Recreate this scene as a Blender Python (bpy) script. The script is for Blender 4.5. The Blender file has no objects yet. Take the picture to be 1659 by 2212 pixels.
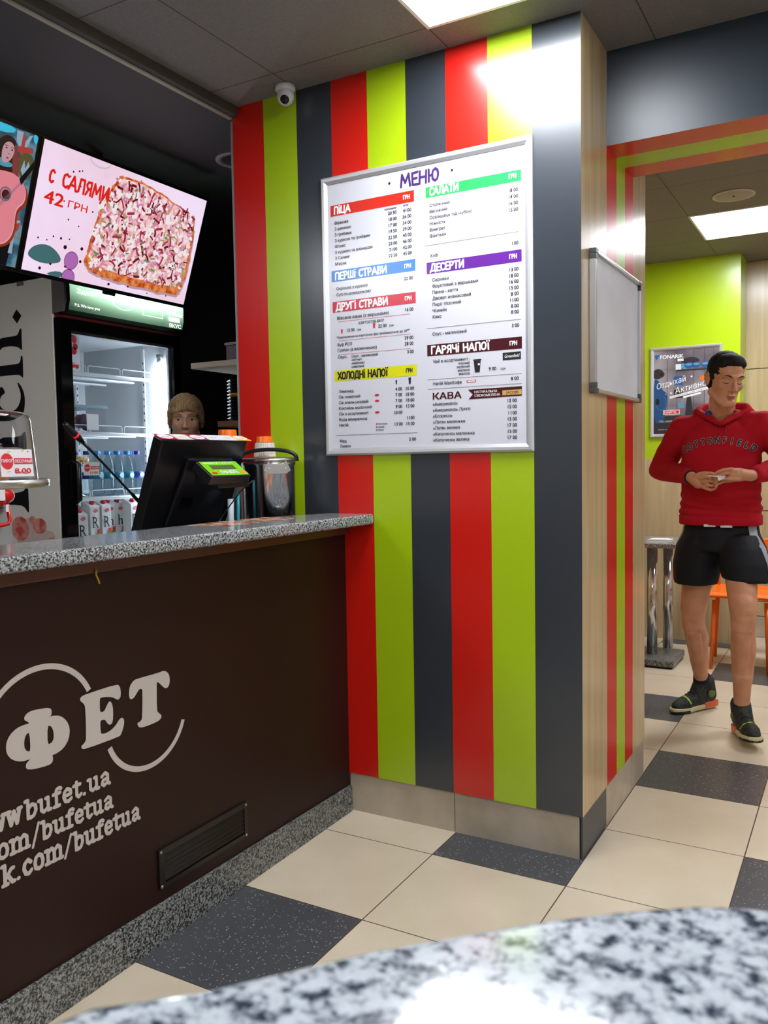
import bpy, bmesh, math, random
from mathutils import Vector, Matrix, noise
from mathutils.bvhtree import BVHTree
from math import pi, sin, cos, radians as rad, sqrt, atan2

SC = bpy.context.scene
COL = SC.collection
T = 0.45                                   # one floor tile, metres

# ------------------------------------------------------------------ camera, world, lights, exposure
cam_d = bpy.data.cameras.new('camera'); cam = bpy.data.objects.new('camera', cam_d); COL.objects.link(cam)
SC.camera = cam
F_PX = 1828.3
cam_d.sensor_fit = 'HORIZONTAL'; cam_d.sensor_width = 36.0; cam_d.lens = 36.0 * F_PX / 1659.0
cam_d.clip_start = 0.02; cam_d.clip_end = 50
cam.matrix_world = Matrix.Translation((1.2154, -1.9803, 1.2931)) @ (Matrix.Rotation(0.51543, 4, 'Z') @ Matrix.Rotation(1.51129, 4, 'X') @ Matrix.Rotation(-0.01667, 4, 'Z'))
cam_d.dof.use_dof = True; cam_d.dof.focus_distance = 3.2
cam_d.dof.aperture_fstop = 18.0

W = bpy.data.worlds.new('world'); SC.world = W; W.use_nodes = True
W.node_tree.nodes['Background'].inputs[0].default_value = (.9, .95, 1, 1)
W.node_tree.nodes['Background'].inputs[1].default_value = 0.02
SC.view_settings.view_transform = 'Standard'; SC.view_settings.look = 'None'
SC.view_settings.gamma = 1.0; SC.view_settings.use_curve_mapping = False
SC.view_settings.exposure = 0.15
PANEL = 32.0                                # radiance of the ceiling light diffusers

# ------------------------------------------------------------------ helpers
def lin(c):
    c = c / 255.0
    return c / 12.92 if c <= .04045 else ((c + .055) / 1.055) ** 2.4
def rgb(r, g, b): return (lin(r), lin(g), lin(b), 1)

def mat(name, col=(200, 200, 200), rough=.5, metal=0, spec=.5, emit=None, es=0, trans=0, ior=1.45, alpha=1, coat=0, sss=0):
    m = bpy.data.materials.new(name); m.use_nodes = True
    b = m.node_tree.nodes['Principled BSDF']
    b.inputs['Base Color'].default_value = rgb(*col)
    b.inputs['Roughness'].default_value = rough
    b.inputs['Metallic'].default_value = metal
    b.inputs['Specular IOR Level'].default_value = spec
    b.inputs['IOR'].default_value = ior
    if trans: b.inputs['Transmission Weight'].default_value = trans
    if alpha < 1: b.inputs['Alpha'].default_value = alpha
    if coat: b.inputs['Coat Weight'].default_value = coat; b.inputs['Coat Roughness'].default_value = .08
    if sss:
        b.inputs['Subsurface Weight'].default_value = sss
        b.inputs['Subsurface Radius'].default_value = (.01, .004, .002)
    if emit:
        b.inputs['Emission Color'].default_value = rgb(*emit); b.inputs['Emission Strength'].default_value = es
    return m
def N(m, t): return m.node_tree.nodes.new(t)
def L(m, a, b): m.node_tree.links.new(a, b)
def BS(m): return m.node_tree.nodes['Principled BSDF']
def math_node(m, op, a, b=None):
    n = N(m, 'ShaderNodeMath'); n.operation = op
    for i, v in enumerate((a, b)):
        if v is None: continue
        if isinstance(v, (int, float)): n.inputs[i].default_value = v
        else: L(m, v, n.inputs[i])
    return n.outputs[0]
def ramp(m, src, stops):
    r = N(m, 'ShaderNodeValToRGB'); L(m, src, r.inputs[0])
    e = r.color_ramp.elements
    while len(e) < len(stops): e.new(.5)
    for k, (p, c) in enumerate(stops): e[k].position = p; e[k].color = c
    return r.outputs[0]
def mixc(m, fac, a, b):
    n = N(m, 'ShaderNodeMix'); n.data_type = 'RGBA'
    if isinstance(fac, (int, float)): n.inputs[0].default_value = fac
    else: L(m, fac, n.inputs[0])
    for i, v in ((6, a), (7, b)):
        if isinstance(v, tuple): n.inputs[i].default_value = v
        else: L(m, v, n.inputs[i])
    return n.outputs[2]
def noise_tex(m, scale, detail=3, vec=None, rough=.5):
    n = N(m, 'ShaderNodeTexNoise'); n.inputs['Scale'].default_value = scale; n.inputs['Detail'].default_value = detail
    n.inputs['Roughness'].default_value = rough
    if vec is None:
        g = N(m, 'ShaderNodeTexCoord'); vec = g.outputs['Object']
    L(m, vec, n.inputs['Vector']); return n.outputs['Fac']
def stretch(m, sx, sy, sz):
    g = N(m, 'ShaderNodeTexCoord'); mp = N(m, 'ShaderNodeMapping'); mp.inputs['Scale'].default_value = (sx, sy, sz)
    L(m, g.outputs['Object'], mp.inputs[0]); return mp.outputs[0]
def bump(m, h, strength, dist=.002):
    b = N(m, 'ShaderNodeBump'); b.inputs['Strength'].default_value = strength; b.inputs['Distance'].default_value = dist
    L(m, h, b.inputs['Height']); L(m, b.outputs[0], BS(m).inputs['Normal'])

class MB:
    """collects faces, several materials allowed, and links ONE object"""
    def __init__(s): s.v = []; s.f = []; s.m = []; s.mats = []; s.sm = []
    def mi(s, m):
        if m not in s.mats: s.mats.append(m)
        return s.mats.index(m)
    def add(s, vs, fs, m, smooth=False, M=None):
        o = len(s.v); k = s.mi(m)
        for v in vs:
            v = Vector(v); s.v.append(M @ v if M is not None else v)
        for f in fs: s.f.append([i + o for i in f]); s.m.append(k); s.sm.append(smooth)
        return s
    def box(s, a, b, m, M=None):
        x0, y0, z0 = [min(p, q) for p, q in zip(a, b)]; x1, y1, z1 = [max(p, q) for p, q in zip(a, b)]
        v = [(x0,y0,z0),(x1,y0,z0),(x1,y1,z0),(x0,y1,z0),(x0,y0,z1),(x1,y0,z1),(x1,y1,z1),(x0,y1,z1)]
        return s.add(v, [(0,3,2,1),(4,5,6,7),(0,1,5,4),(1,2,6,5),(2,3,7,6),(3,0,4,7)], m, False, M)
    def prism(s, poly, h0, h1, m, M=None, smooth=False):
        """poly in local xy, extruded h0..h1 in local z"""
        a = sum(poly[i][0]*poly[(i+1)%len(poly)][1]-poly[(i+1)%len(poly)][0]*poly[i][1] for i in range(len(poly)))
        if a < 0: poly = poly[::-1]
        n = len(poly)
        v = [(p[0], p[1], h0) for p in poly] + [(p[0], p[1], h1) for p in poly]
        f = [list(range(n))[::-1], list(range(n, 2*n))] + [(i, (i+1)%n, n+(i+1)%n, n+i) for i in range(n)]
        return s.add(v, f, m, smooth, M)
    def tube(s, pts, r, m, n=10, closed=False, M=None):
        pts = [Vector(p) for p in pts]; k = len(pts); rr = r if isinstance(r, (list, tuple)) else [r]*k
        vs = []; fs = []; up = None
        for i, p in enumerate(pts):
            if closed: d = pts[(i+1)%k]-pts[i-1]
            else: d = pts[min(i+1, k-1)]-pts[max(i-1, 0)]
            d.normalize()
            if up is None: up = d.orthogonal().normalized()
            up = (up - d*up.dot(d)); up = up.normalized() if up.length > 1e-6 else d.orthogonal().normalized()
            w = d.cross(up)
            for j in range(n):
                a = 2*pi*j/n; vs.append(p + (up*cos(a)+w*sin(a))*rr[i])
        for i in range(k if closed else k-1):
            for j in range(n):
                a = i*n+j; b = i*n+(j+1)%n; c = ((i+1)%k)*n+(j+1)%n; d2 = ((i+1)%k)*n+j
                fs.append((a, b, c, d2))
        if not closed: fs.append(list(range(n))[::-1]); fs.append([(k-1)*n+j for j in range(n)])
        return s.add(vs, fs, m, True, M)
    def lathe(s, prof, m, n=32, M=None, smooth=True):
        """profile of (radius, z) about local z"""
        vs = []; fs = []
        for (r, z) in prof:
            for j in range(n): a = 2*pi*j/n; vs.append((r*cos(a), r*sin(a), z))
        for i in range(len(prof)-1):
            for j in range(n): fs.append((i*n+j, i*n+(j+1)%n, (i+1)*n+(j+1)%n, (i+1)*n+j))
        if prof[0][0] > 1e-5: fs.append(list(range(n))[::-1])
        if prof[-1][0] > 1e-5: fs.append([(len(prof)-1)*n+j for j in range(n)])
        return s.add(vs, fs, m, smooth, M)
    def ball(s, c, r, m, M=None, n=16):
        c = Vector(c); rx, ry, rz = r if isinstance(r, (list, tuple)) else (r, r, r)
        MM = Matrix.Translation(c) @ Matrix.Diagonal((rx, ry, rz, 1))
        pr = [(sin(pi*i/(n//2)), -cos(pi*i/(n//2))) for i in range(n//2+1)]
        pr[0] = (1e-4, -1); pr[-1] = (1e-4, 1)
        return s.lathe(pr, m, n, (M @ MM) if M is not None else MM)
    def build(s, name, parent=None, bevel=0, seg=2, auto=False):
        me = bpy.data.meshes.new(name); me.from_pydata([tuple(v) for v in s.v], [], s.f)
        for m in s.mats: me.materials.append(m)
        me.polygons.foreach_set('material_index', s.m); me.polygons.foreach_set('use_smooth', s.sm)
        me.update()
        o = bpy.data.objects.new(name, me); COL.objects.link(o)
        if parent: o.parent = parent
        if bevel:
            b = o.modifiers.new('bevel', 'BEVEL'); b.width = bevel; b.segments = seg; b.limit_method = 'ANGLE'; b.angle_limit = rad(40)
        return o

def tag(o, label, cat, group=None):
    o['label'] = label; o['category'] = cat
    if group: o['group'] = group
    return o
def thing(name, label, cat, loc=(0, 0, 0), rz=0, group=None):
    o = bpy.data.objects.new(name, None); COL.objects.link(o); o.location = loc; o.rotation_euler = (0, 0, rz); o.empty_display_size = .05
    return tag(o, label, cat, group)
def struct(o): o['kind'] = 'structure'; return o
def copy_thing(o, parent=None):
    c = o.copy(); COL.objects.link(c)
    if parent: c.parent = parent
    for ch in [x for x in bpy.data.objects if x.parent == o and x is not c]: copy_thing(ch, c)
    return c
def frame_m(o, u, v):
    """matrix mapping local x->u, y->v, z->u x v at origin o"""
    u = Vector(u).normalized(); v = Vector(v); v = (v - u*v.dot(u)).normalized(); w = u.cross(v)
    return Matrix.Translation(Vector(o)) @ Matrix(((u.x, v.x, w.x, 0), (u.y, v.y, w.y, 0), (u.z, v.z, w.z, 0), (0, 0, 0, 1)))

# ---- lettering
_tc = {}
from mathutils.geometry import tessellate_polygon
def font_text(body, size=1.0, bold=0.0, sx=1.0):
    """2D mesh of a string in the built-in font; every outer contour is filled on its own with the holes it holds"""
    if body not in _tc:
        cu = bpy.data.curves.new('t', 'FONT'); cu.body = body; cu.size = 1; cu.resolution_u = 3; cu.fill_mode = 'NONE'
        o = bpy.data.objects.new('t', cu); COL.objects.link(o)
        dg = bpy.context.evaluated_depsgraph_get(); dg.update()
        me = bpy.data.meshes.new_from_object(o.evaluated_get(dg))
        adj = {}
        for e in me.edges: a, b_ = e.vertices; adj.setdefault(a, []).append(b_); adj.setdefault(b_, []).append(a)
        co = [(v.co.x, v.co.y) for v in me.vertices]; seen = set(); loops = []
        for st in range(len(co)):
            if st in seen or st not in adj: continue
            lp = [st]; seen.add(st); cur = st
            while True:
                nx = [q for q in adj[cur] if q not in seen]
                if not nx: break
                cur = min(nx, key=lambda q: abs(q-cur)); seen.add(cur); lp.append(cur)
            if len(lp) < 3: continue
            lp2 = sorted(lp) if max(lp)-min(lp) == len(lp)-1 else lp     # keep the font's own winding
            loops.append([co[q] for q in lp2])
        ar = lambda P: sum(P[k][0]*P[(k+1) % len(P)][1]-P[(k+1) % len(P)][0]*P[k][1] for k in range(len(P)))/2
        def inside(pt, P):
            c = False; x, y = pt
            for k in range(len(P)):
                x1, y1 = P[k]; x2, y2 = P[k-1]
                if (y1 > y) != (y2 > y) and x < (x2-x1)*(y-y1)/(y2-y1)+x1: c = not c
            return c
        A = [ar(P) for P in loops]; own = {}
        for k, P in enumerate(loops):            # a hole runs against the contour that contains it
            c_ = [q for q in range(len(loops)) if q != k and abs(A[q]) > abs(A[k]) and A[q]*A[k] < 0 and sum(inside(pt, loops[q]) for pt in P) > .8*len(P)]
            if c_: own[k] = min(c_, key=lambda q: abs(A[q]))
        outs = [k for k in range(len(loops)) if k not in own]
        vs = []; fs = []
        for n_, k in enumerate(outs):
            hs = [loops[q] for q in own if own[q] == k]
            poly = [[Vector((x, y, 0)) for x, y in L_] for L_ in [loops[k]]+hs]; b0 = len(vs); flatp = [q for L_ in poly for q in L_]
            vs += [(q.x, q.y, (n_ % 3)*3e-5) for q in flatp]
            for t in tessellate_polygon(poly):
                a, b_, c = [flatp[q] for q in t]; z = (b_.x-a.x)*(c.y-a.y)-(b_.y-a.y)*(c.x-a.x)
                if abs(z) > 1e-12: fs.append(tuple(b0+q for q in (t if z > 0 else t[::-1])))
        bpy.data.objects.remove(o); bpy.data.curves.remove(cu); bpy.data.meshes.remove(me); _tc[body] = (vs, fs)
    vs, fs = _tc[body]
    return [(v[0]*size*sx, v[1]*size, v[2]) for v in vs], fs
def put_text(mb, M, m, body, x, y, size, bold=0.0, h=.0006, sx=1.0, align='L', width=None, skew=0):
    """size is the cap height"""
    vs, fs = font_text(body, size/.73, 0.0, sx)
    if not vs: return
    x0 = min(v[0] for v in vs); x1 = max(v[0] for v in vs)
    k = 1.0
    if width: k = width/(x1-x0)
    off = {'L': 0, 'R': -(x1*k), 'C': -(x0+x1)/2*k}[align]
    if align == 'L': off = -x0*k
    e = bold*size*.75
    for i, (dx, dy) in enumerate([(0, 0)] if bold <= 0 else [(-e, -e*.5), (e, -e*.5), (e, e*.5), (-e, e*.5)] if bold > .02 else [(-e, 0), (e, 0)]):
        mb.add([(x+off+v[0]*k+skew*v[1]+dx, y+v[1]+dy, h+v[2]+i*1e-4) for v in vs], fs, m, False, M)

# monoline brush glyphs on a 1-high grid: (advance, [strokes])
G = {
'А': (.72, [[(.05,0),(.35,1),(.65,0)], [(.15,.33),(.55,.33)]]),
'В': (.6, [[(.1,0),(.1,1),(.4,.95),(.45,.75),(.35,.55),(.1,.52)], [(.35,.52),(.52,.3),(.4,.05),(.1,0)]]),
'Г': (.55, [[(.1,0),(.1,1),(.5,1)]]),
'Д': (.75, [[(.02,-.15),(.05,.05),(.68,.05),(.7,-.15)], [(.15,.05),(.28,1),(.58,1),(.58,.05)]]),
'Е': (.55, [[(.5,1),(.1,.97),(.1,.03),(.5,0)], [(.1,.5),(.42,.52)]]),
'И': (.7, [[(.1,1),(.1,0),(.58,1),(.58,0)]]),
'І': (.28, [[(.13,0),(.13,.8)], [(.13,1.1),(.13,1.12)]]),
'Ї': (.36, [[(.18,0),(.18,.8)], [(.05,1.1),(.05,1.12)], [(.3,1.1),(.3,1.12)]]),
'Л': (.68, [[(.02,.03),(.14,.1),(.22,1),(.56,1),(.58,0)]]),
'М': (.85, [[(.08,0),(.16,1),(.4,.3),(.66,1),(.76,0)]]),
'Н': (.66, [[(.1,0),(.1,1)], [(.56,0),(.56,1)], [(.1,.5),(.56,.52)]]),
'О': (.66, [[(.33,0),(.12,.15),(.08,.5),(.14,.85),(.34,1),(.54,.85),(.58,.5),(.52,.15),(.33,0)]]),
'П': (.66, [[(.1,0),(.1,.92),(.16,1),(.5,1),(.56,.92),(.56,0)]]),
'Р': (.58, [[(.1,0),(.1,1),(.4,.97),(.5,.75),(.4,.5),(.1,.46)]]),
'С': (.58, [[(.52,.85),(.36,1),(.16,.88),(.08,.5),(.14,.12),(.34,0),(.52,.14)]]),
'Т': (.62, [[(.3,0),(.3,1)], [(.02,.98),(.6,1)]]),
'У': (.62, [[(.05,1),(.3,.45)], [(.58,1),(.26,.15),(.08,0)]]),
'Х': (.64, [[(.06,1),(.58,0)], [(.58,1),(.06,0)]]),
'Ц': (.72, [[(.1,1),(.1,.03),(.56,.03),(.56,1)], [(.56,.03),(.68,-.15)]]),
'Ч': (.62, [[(.1,1),(.12,.55),(.3,.45),(.52,.55)], [(.52,1),(.52,0)]]),
'Ш': (.85, [[(.1,1),(.1,.02),(.74,.02),(.74,1)], [(.42,.02),(.42,1)]]),
'Ю': (.9, [[(.1,0),(.1,1)], [(.1,.5),(.36,.5)], [(.58,0),(.4,.15),(.36,.5),(.42,.85),(.6,1),(.76,.85),(.8,.5),(.74,.15),(.58,0)]]),
'Я': (.62, [[(.5,0),(.5,1),(.2,.97),(.1,.75),(.2,.5),(.5,.47)], [(.3,.47),(.08,0)]]),
'a': (.58, [[(.1,.5),(.28,.62),(.42,.5),(.42,.1),(.52,.04)], [(.42,.34),(.16,.3),(.1,.14),(.22,.04),(.42,.16)]]),
'b': (.62, [[(.04,1),(.16,1),(.16,.04)], [(.16,.45),(.34,.6),(.5,.5),(.52,.28),(.42,.08),(.28,.03),(.16,.12)]]),
'c': (.54, [[(.44,.48),(.3,.62),(.14,.5),(.1,.3),(.18,.08),(.34,.03),(.46,.14)]]),
'e': (.56, [[(.12,.32),(.46,.34),(.44,.52),(.28,.62),(.14,.5),(.1,.3),(.18,.08),(.34,.03),(.47,.12)]]),
'f': (.46, [[(.44,.9),(.36,1),(.24,.96),(.2,.8),(.2,.04)], [(.06,.6),(.38,.6)], [(.08,.03),(.34,.03)]]),
'k': (.66, [[(.04,1),(.16,1),(.16,.04)], [(.06,.03),(.28,.03)], [(.2,.28),(.46,.6),(.56,.6)], [(.3,.36),(.5,.04),(.6,.04)]]),
'm': (.98, [[(.04,.6),(.16,.6),(.16,.04)], [(.06,.03),(.26,.03)], [(.16,.46),(.34,.62),(.48,.5),(.48,.04)], [(.4,.03),(.58,.03)], [(.48,.46),(.66,.62),(.8,.5),(.8,.04)], [(.72,.03),(.9,.03)]]),
'o': (.6, [[(.3,.03),(.14,.1),(.1,.32),(.16,.54),(.3,.62),(.44,.54),(.5,.32),(.46,.1),(.3,.03)]]),
't': (.46, [[(.2,.85),(.2,.14),(.3,.03),(.42,.12)], [(.05,.6),(.38,.6)]]),
'u': (.68, [[(.04,.6),(.16,.6),(.16,.14),(.28,.03),(.46,.16)], [(.38,.6),(.48,.6),(.48,.04),(.6,.04)]]),
'v': (.58, [[(.1,.6),(.3,.06),(.48,.6)], [(.02,.6),(.2,.6)], [(.4,.6),(.56,.6)]]),
'w': (.86, [[(.1,.6),(.26,.06),(.42,.56),(.58,.06),(.74,.6)], [(.02,.6),(.2,.6)], [(.66,.6),(.82,.6)]]),
'.': (.3, [[(.12,.06),(.14,.06)]]),
'/': (.46, [[(.06,-.12),(.4,1.08)]]),
' ': (.36, []),
}
def brush(mb, M, m, body, x, y, h, width=None, t=.17, z=.0008, jit=0.0, seed=1, skew=0.0):
    rnd = random.Random(seed)
    adv = sum(G[c][0] for c in body)*h
    kx = (width/adv) if width else 1.0
    cx = x; q = 0
    for c in body:
        a, strokes = G[c]
        ang = rnd.uniform(-jit, jit); dy = rnd.uniform(-jit, jit)*h*.4; sc = 1+rnd.uniform(-jit, jit)*.6
        q = 0
        for st in strokes:
            P = []
            for (px_, py_) in st:
                X = (px_-a/2)*h*sc; py_ = (py_*1.22 if py_ <= .62 else .756+(py_-.62)*.642) if c in 'abcefkmotuvw' else py_; Y = (py_-.5)*h*sc
                P.append((cx + kx*(a/2*h + X*cos(ang)-Y*sin(ang)) + skew*Y, y + h/2 + dy + X*sin(ang)+Y*cos(ang)))
            r = t*h/2
            for i, p in enumerate(P):
                q += 1; zz = z + q*3e-5
                n = 10; mb.add([(p[0]+r*cos(2*pi*j/n), p[1]+r*sin(2*pi*j/n), zz) for j in range(n)], [list(range(n))], m, False, M)
                if i:
                    a0 = Vector(P[i-1]); b0 = Vector(p); d = (b0-a0)
                    if d.length < 1e-6: continue
                    nn = Vector((-d.y, d.x)).normalized()*r
                    zq = zz+1.5e-5; mb.add([(*(a0-nn), zq), (*(b0-nn), zq), (*(b0+nn), zq), (*(a0+nn), zq)], [(0, 1, 2, 3)], m, False, M)
        cx += a*h*kx

def flat(mb, M, m, pts, z=.0004):
    a = sum(pts[i][0]*pts[(i+1)%len(pts)][1]-pts[(i+1)%len(pts)][0]*pts[i][1] for i in range(len(pts)))
    if a < 0: pts = pts[::-1]
    mb.add([(p[0], p[1], z) for p in pts], [list(range(len(pts)))], m, False, M)
def rect(mb, M, m, x0, y0, x1, y1, z=.0004): flat(mb, M, m, [(x0, y0), (x1, y0), (x1, y1), (x0, y1)], z)
def disc(mb, M, m, x, y, rx, ry=None, z=.0004, n=24, a0=0):
    ry = ry or rx; flat(mb, M, m, [(x+rx*cos(2*pi*j/n)*cos(a0)-ry*sin(2*pi*j/n)*sin(a0), y+rx*cos(2*pi*j/n)*sin(a0)+ry*sin(2*pi*j/n)*cos(a0)) for j in range(n)], z)

# ------------------------------------------------------------------ materials
def lam(name, c, rough=.25, spec=1.0):
    m = mat(name, c, rough, spec=spec)
    n = noise_tex(m, 90, 4); bump(m, n, .05, .0006); return m
M_red = lam('red_laminate', (206, 24, 12)); M_lime = lam('lime_laminate', (166, 196, 14)); M_navy = lam('navy_laminate', (48, 53, 60))
M_red_s = lam('red_side_laminate', (206, 24, 12), .3, .3); M_lime_s = lam('lime_side_laminate', (166, 196, 14), .3, .3)
M_navy_h = lam('navy_header_laminate', (44, 52, 62), .38, .6)
def wood(name, c1, c2, sc=(26, 26, 1.6), rough=.24):
    m = mat(name, c1, rough, spec=.7)
    n = noise_tex(m, 1.0, 5, stretch(m, *sc)); c = ramp(m, n, [(.3, rgb(*c1)), (.7, rgb(*c2))])
    L(m, c, BS(m).inputs['Base Color']); return m
M_wood = wood('light_oak_laminate', (186, 160, 118), (206, 182, 140))
M_wood2 = wood('pale_oak_panel', (176, 154, 118), (196, 176, 140))
M_x = None
def granite(name, scale, dark=(34, 36, 42), mid=(120, 122, 124), light=(206, 206, 208), rough=.12, cuts=(.41, .46, .52)):
    m = mat(name, mid, rough, spec=.5)
    a = noise_tex(m, scale, 3, rough=.65); b = noise_tex(m, scale*2.3, 2, rough=.6)
    s = math_node(m, 'ADD', math_node(m, 'MULTIPLY', a, .68), math_node(m, 'MULTIPLY', b, .32))
    c = ramp(m, s, [(cuts[0], rgb(*dark)), (cuts[1], rgb(*mid)), (cuts[2], rgb(*light)), (.66, rgb(*[min(255, x+16) for x in light]))])
    L(m, c, BS(m).inputs['Base Color']); return m
M_gran = granite('speckled_granite', 190, light=(172, 174, 174), cuts=(.44, .49, .56))
M_gran_near = granite('polished_grey_granite', 85, dark=(44, 50, 62), mid=(112, 118, 126), light=(164, 169, 175), rough=.1)
M_gran_dk = granite('dark_speckled_granite', 160, dark=(24, 25, 26), mid=(72, 74, 73), light=(142, 144, 140), rough=.3, cuts=(.43, .48, .55))
M_beige = mat('beige_tile', (196, 176, 146), .3)
M_black = mat('black_plastic', (12, 12, 14), .35); M_blackg = mat('black_gloss', (6, 6, 8), .12)
M_white = mat('white_paint', (232, 232, 234), .45); M_alu = mat('brushed_aluminium', (196, 198, 202), .3, metal=.85)
M_steel = mat('polished_steel', (205, 205, 208), .13, metal=1); M_steel_r = mat('satin_steel', (190, 188, 184), .28, metal=1)
M_glass = mat('clear_plastic', (245, 248, 250), .03, trans=1, ior=1.12, spec=.6)
M_dark = mat('matt_charcoal_wall', (26, 25, 25), .8); M_grey = mat('grey_metal', (150, 148, 146), .45)
M_orange = mat('orange_plastic', (240, 110, 14), .28); M_redp = mat('red_plastic', (206, 28, 22), .3)
M_paper = mat('white_paper', (228, 226, 228), .55)
# floor: checker of beige and dark speckled tiles with thin joints
M_floor = mat('floor_tiles', (200, 180, 150), .32)
def floor_nodes(m):
    g = N(m, 'ShaderNodeNewGeometry'); sp = N(m, 'ShaderNodeSeparateXYZ'); L(m, g.outputs['Position'], sp.inputs[0])
    u = math_node(m, 'DIVIDE', sp.outputs[0], T); v = math_node(m, 'DIVIDE', sp.outputs[1], T)
    i = math_node(m, 'FLOOR', u); j = math_node(m, 'FLOOR', v)
    odd = math_node(m, 'FLOORED_MODULO', j, 2.0)
    h = math_node(m, 'FLOORED_MODULO', math_node(m, 'ADD', math_node(m, 'MULTIPLY', math_node(m, 'SUBTRACT', j, 1.0), .5), i), 2.0)
    dark = math_node(m, 'MULTIPLY', math_node(m, 'GREATER_THAN', odd, .5), math_node(m, 'LESS_THAN', h, .25))
    fu = math_node(m, 'PINGPONG', u, .5); fv = math_node(m, 'PINGPONG', v, .5)
    fu = math_node(m, 'ABSOLUTE', math_node(m, 'SUBTRACT', math_node(m, 'FRACT', math_node(m, 'ADD', u, .5)), .5))
    fv = math_node(m, 'ABSOLUTE', math_node(m, 'SUBTRACT', math_node(m, 'FRACT', math_node(m, 'ADD', v, .5)), .5))
    joint = math_node(m, 'LESS_THAN', math_node(m, 'MINIMUM', fu, fv), .0042)
    pos = g.outputs['Position']
    n1 = noise_tex(m, 3.5, 4, pos); n2 = noise_tex(m, 420, 2, pos)
    be = ramp(m, n1, [(.3, rgb(202, 186, 162)), (.7, rgb(214, 199, 177))])
    be = mixc(m, math_node(m, 'MULTIPLY', math_node(m, 'GREATER_THAN', n2, .66), .5), be, rgb(150, 132, 104))
    vo = N(m, 'ShaderNodeTexVoronoi'); vo.inputs['Scale'].default_value = 115; L(m, pos, vo.inputs['Vector'])
    spk = math_node(m, 'MULTIPLY', math_node(m, 'LESS_THAN', vo.outputs['Distance'], .22), math_node(m, 'GREATER_THAN', noise_tex(m, 60, 2, pos), .5))
    sc = ramp(m, noise_tex(m, 95, 1, pos), [(.4, rgb(120, 160, 176)), (.6, rgb(178, 176, 168))])
    dk = mixc(m, spk, rgb(74, 75, 79), sc)
    c = mixc(m, dark, be, dk); c = mixc(m, joint, c, rgb(72, 60, 46))
    L(m, c, BS(m).inputs['Base Color'])
    L(m, math_node(m, 'ADD', math_node(m, 'MULTIPLY', joint, .4), .3), BS(m).inputs['Roughness'])
floor_nodes(M_floor)
def ceiling_mat(name, ox, oy, col, jc):
    m = mat(name, col, .75)
    g = N(m, 'ShaderNodeNewGeometry'); sp = N(m, 'ShaderNodeSeparateXYZ'); L(m, g.outputs['Position'], sp.inputs[0])
    r = []
    for k, o in ((0, ox), (1, oy)):
        u = math_node(m, 'DIVIDE', math_node(m, 'SUBTRACT', sp.outputs[k], o), .6)
        r.append(math_node(m, 'ABSOLUTE', math_node(m, 'SUBTRACT', math_node(m, 'FRACT', math_node(m, 'ADD', u, .5)), .5)))
    j = math_node(m, 'LESS_THAN', math_node(m, 'MINIMUM', *r), .0035)
    n = ramp(m, noise_tex(m, 160, 3, g.outputs['Position']), [(.35, rgb(*[x-5 for x in col])), (.65, rgb(*[x+5 for x in col]))])
    L(m, mixc(m, j, n, rgb(*jc)), BS(m).inputs['Base Color']); return m
M_ceil = ceiling_mat('grey_ceiling_tiles', .009, .478, (116, 112, 112), (60, 56, 54))
M_ceil2 = ceiling_mat('grey_ceiling_tiles_far', .335, 3.11, (118, 112, 106), (66, 60, 56))
M_panel = mat('led_diffuser', (255, 255, 255), .5, emit=(245, 250, 255), es=PANEL)
M_brown = mat('dark_brown_panel', (38, 16, 12), .45, spec=.3)
M_mahog = wood('mahogany_edge', (74, 28, 16), (92, 38, 22), (4, 1, 30), .4)

# ------------------------------------------------------------------ structure
CZ = 2.646
MB().box((-3.2, -3.6, -.05), (3.2, 5.2, 0), M_floor).build('floor')['kind'] = 'structure'
struct(MB().box((-.9, -3.6, CZ), (3.2, .95, CZ+.05), M_ceil).build('ceiling'))
struct(MB().box((-3.2, -3.6, 2.615), (-.9, 2.4, 2.68), mat('kitchen_ceiling_paint', (60, 58, 60), .7)).build('ceiling_kitchen'))
struct(MB().box((-.5, .95, CZ), (3.2, 5.2, CZ+.05), M_ceil2).build('ceiling_dining'))
M_strip = mat('ceiling_edge_profile', (150, 146, 132), .5); M_strip2 = mat('ceiling_edge_dark_board', (62, 56, 50), .7)  # pale edge profile and dark brown face of the ceiling step
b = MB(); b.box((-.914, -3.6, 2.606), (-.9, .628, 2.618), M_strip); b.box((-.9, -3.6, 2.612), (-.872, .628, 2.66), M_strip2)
struct(b.build('trim_1'))

# striped partition block
PB = .143
b = MB(); cols = [M_red, M_lime, M_navy]*3
XB = [-.9, -.753, -.603, -.453, -.3045, -.153, -.004, .1454, .2945, .45]
for k in range(9):
    x0, x1 = XB[k], XB[k+1]
    b.add([(x0, .63, PB), (x1, .63, PB), (x1, .63, CZ), (x0, .63, CZ)], [(0, 1, 2, 3)], cols[k])
ys = [(.63, .927, M_wood), (.927, 1.059, M_red_s), (1.059, 1.18, M_lime_s), (1.18, 1.303, M_red_s), (1.303, 1.508, M_wood)]
for y0, y1, m in ys:
    for z0, z1 in ((PB, 2.338), (2.338, CZ)):
        mm = M_wood if z0 > 2 else m
        b.add([(.45, y0, z0), (.45, y1, z0), (.45, y1, z1), (.45, y0, z1)], [(0, 1, 2, 3)], mm)
b.add([(.45, 1.508, PB), (-.9, 1.508, PB), (-.9, 1.508, CZ), (.45, 1.508, CZ)], [(0, 1, 2, 3)], M_wood)
b.add([(-.9, 1.508, PB), (-.9, .63, PB), (-.9, .63, CZ), (-.9, 1.508, CZ)], [(0, 1, 2, 3)], M_dark)
b.add([(-.9, .63, PB), (-.9, 1.508, PB), (.45, 1.508, PB), (.45, .63, PB)], [(0, 1, 2, 3)], M_dark)
struct(b.build('wall_striped'))
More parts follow.
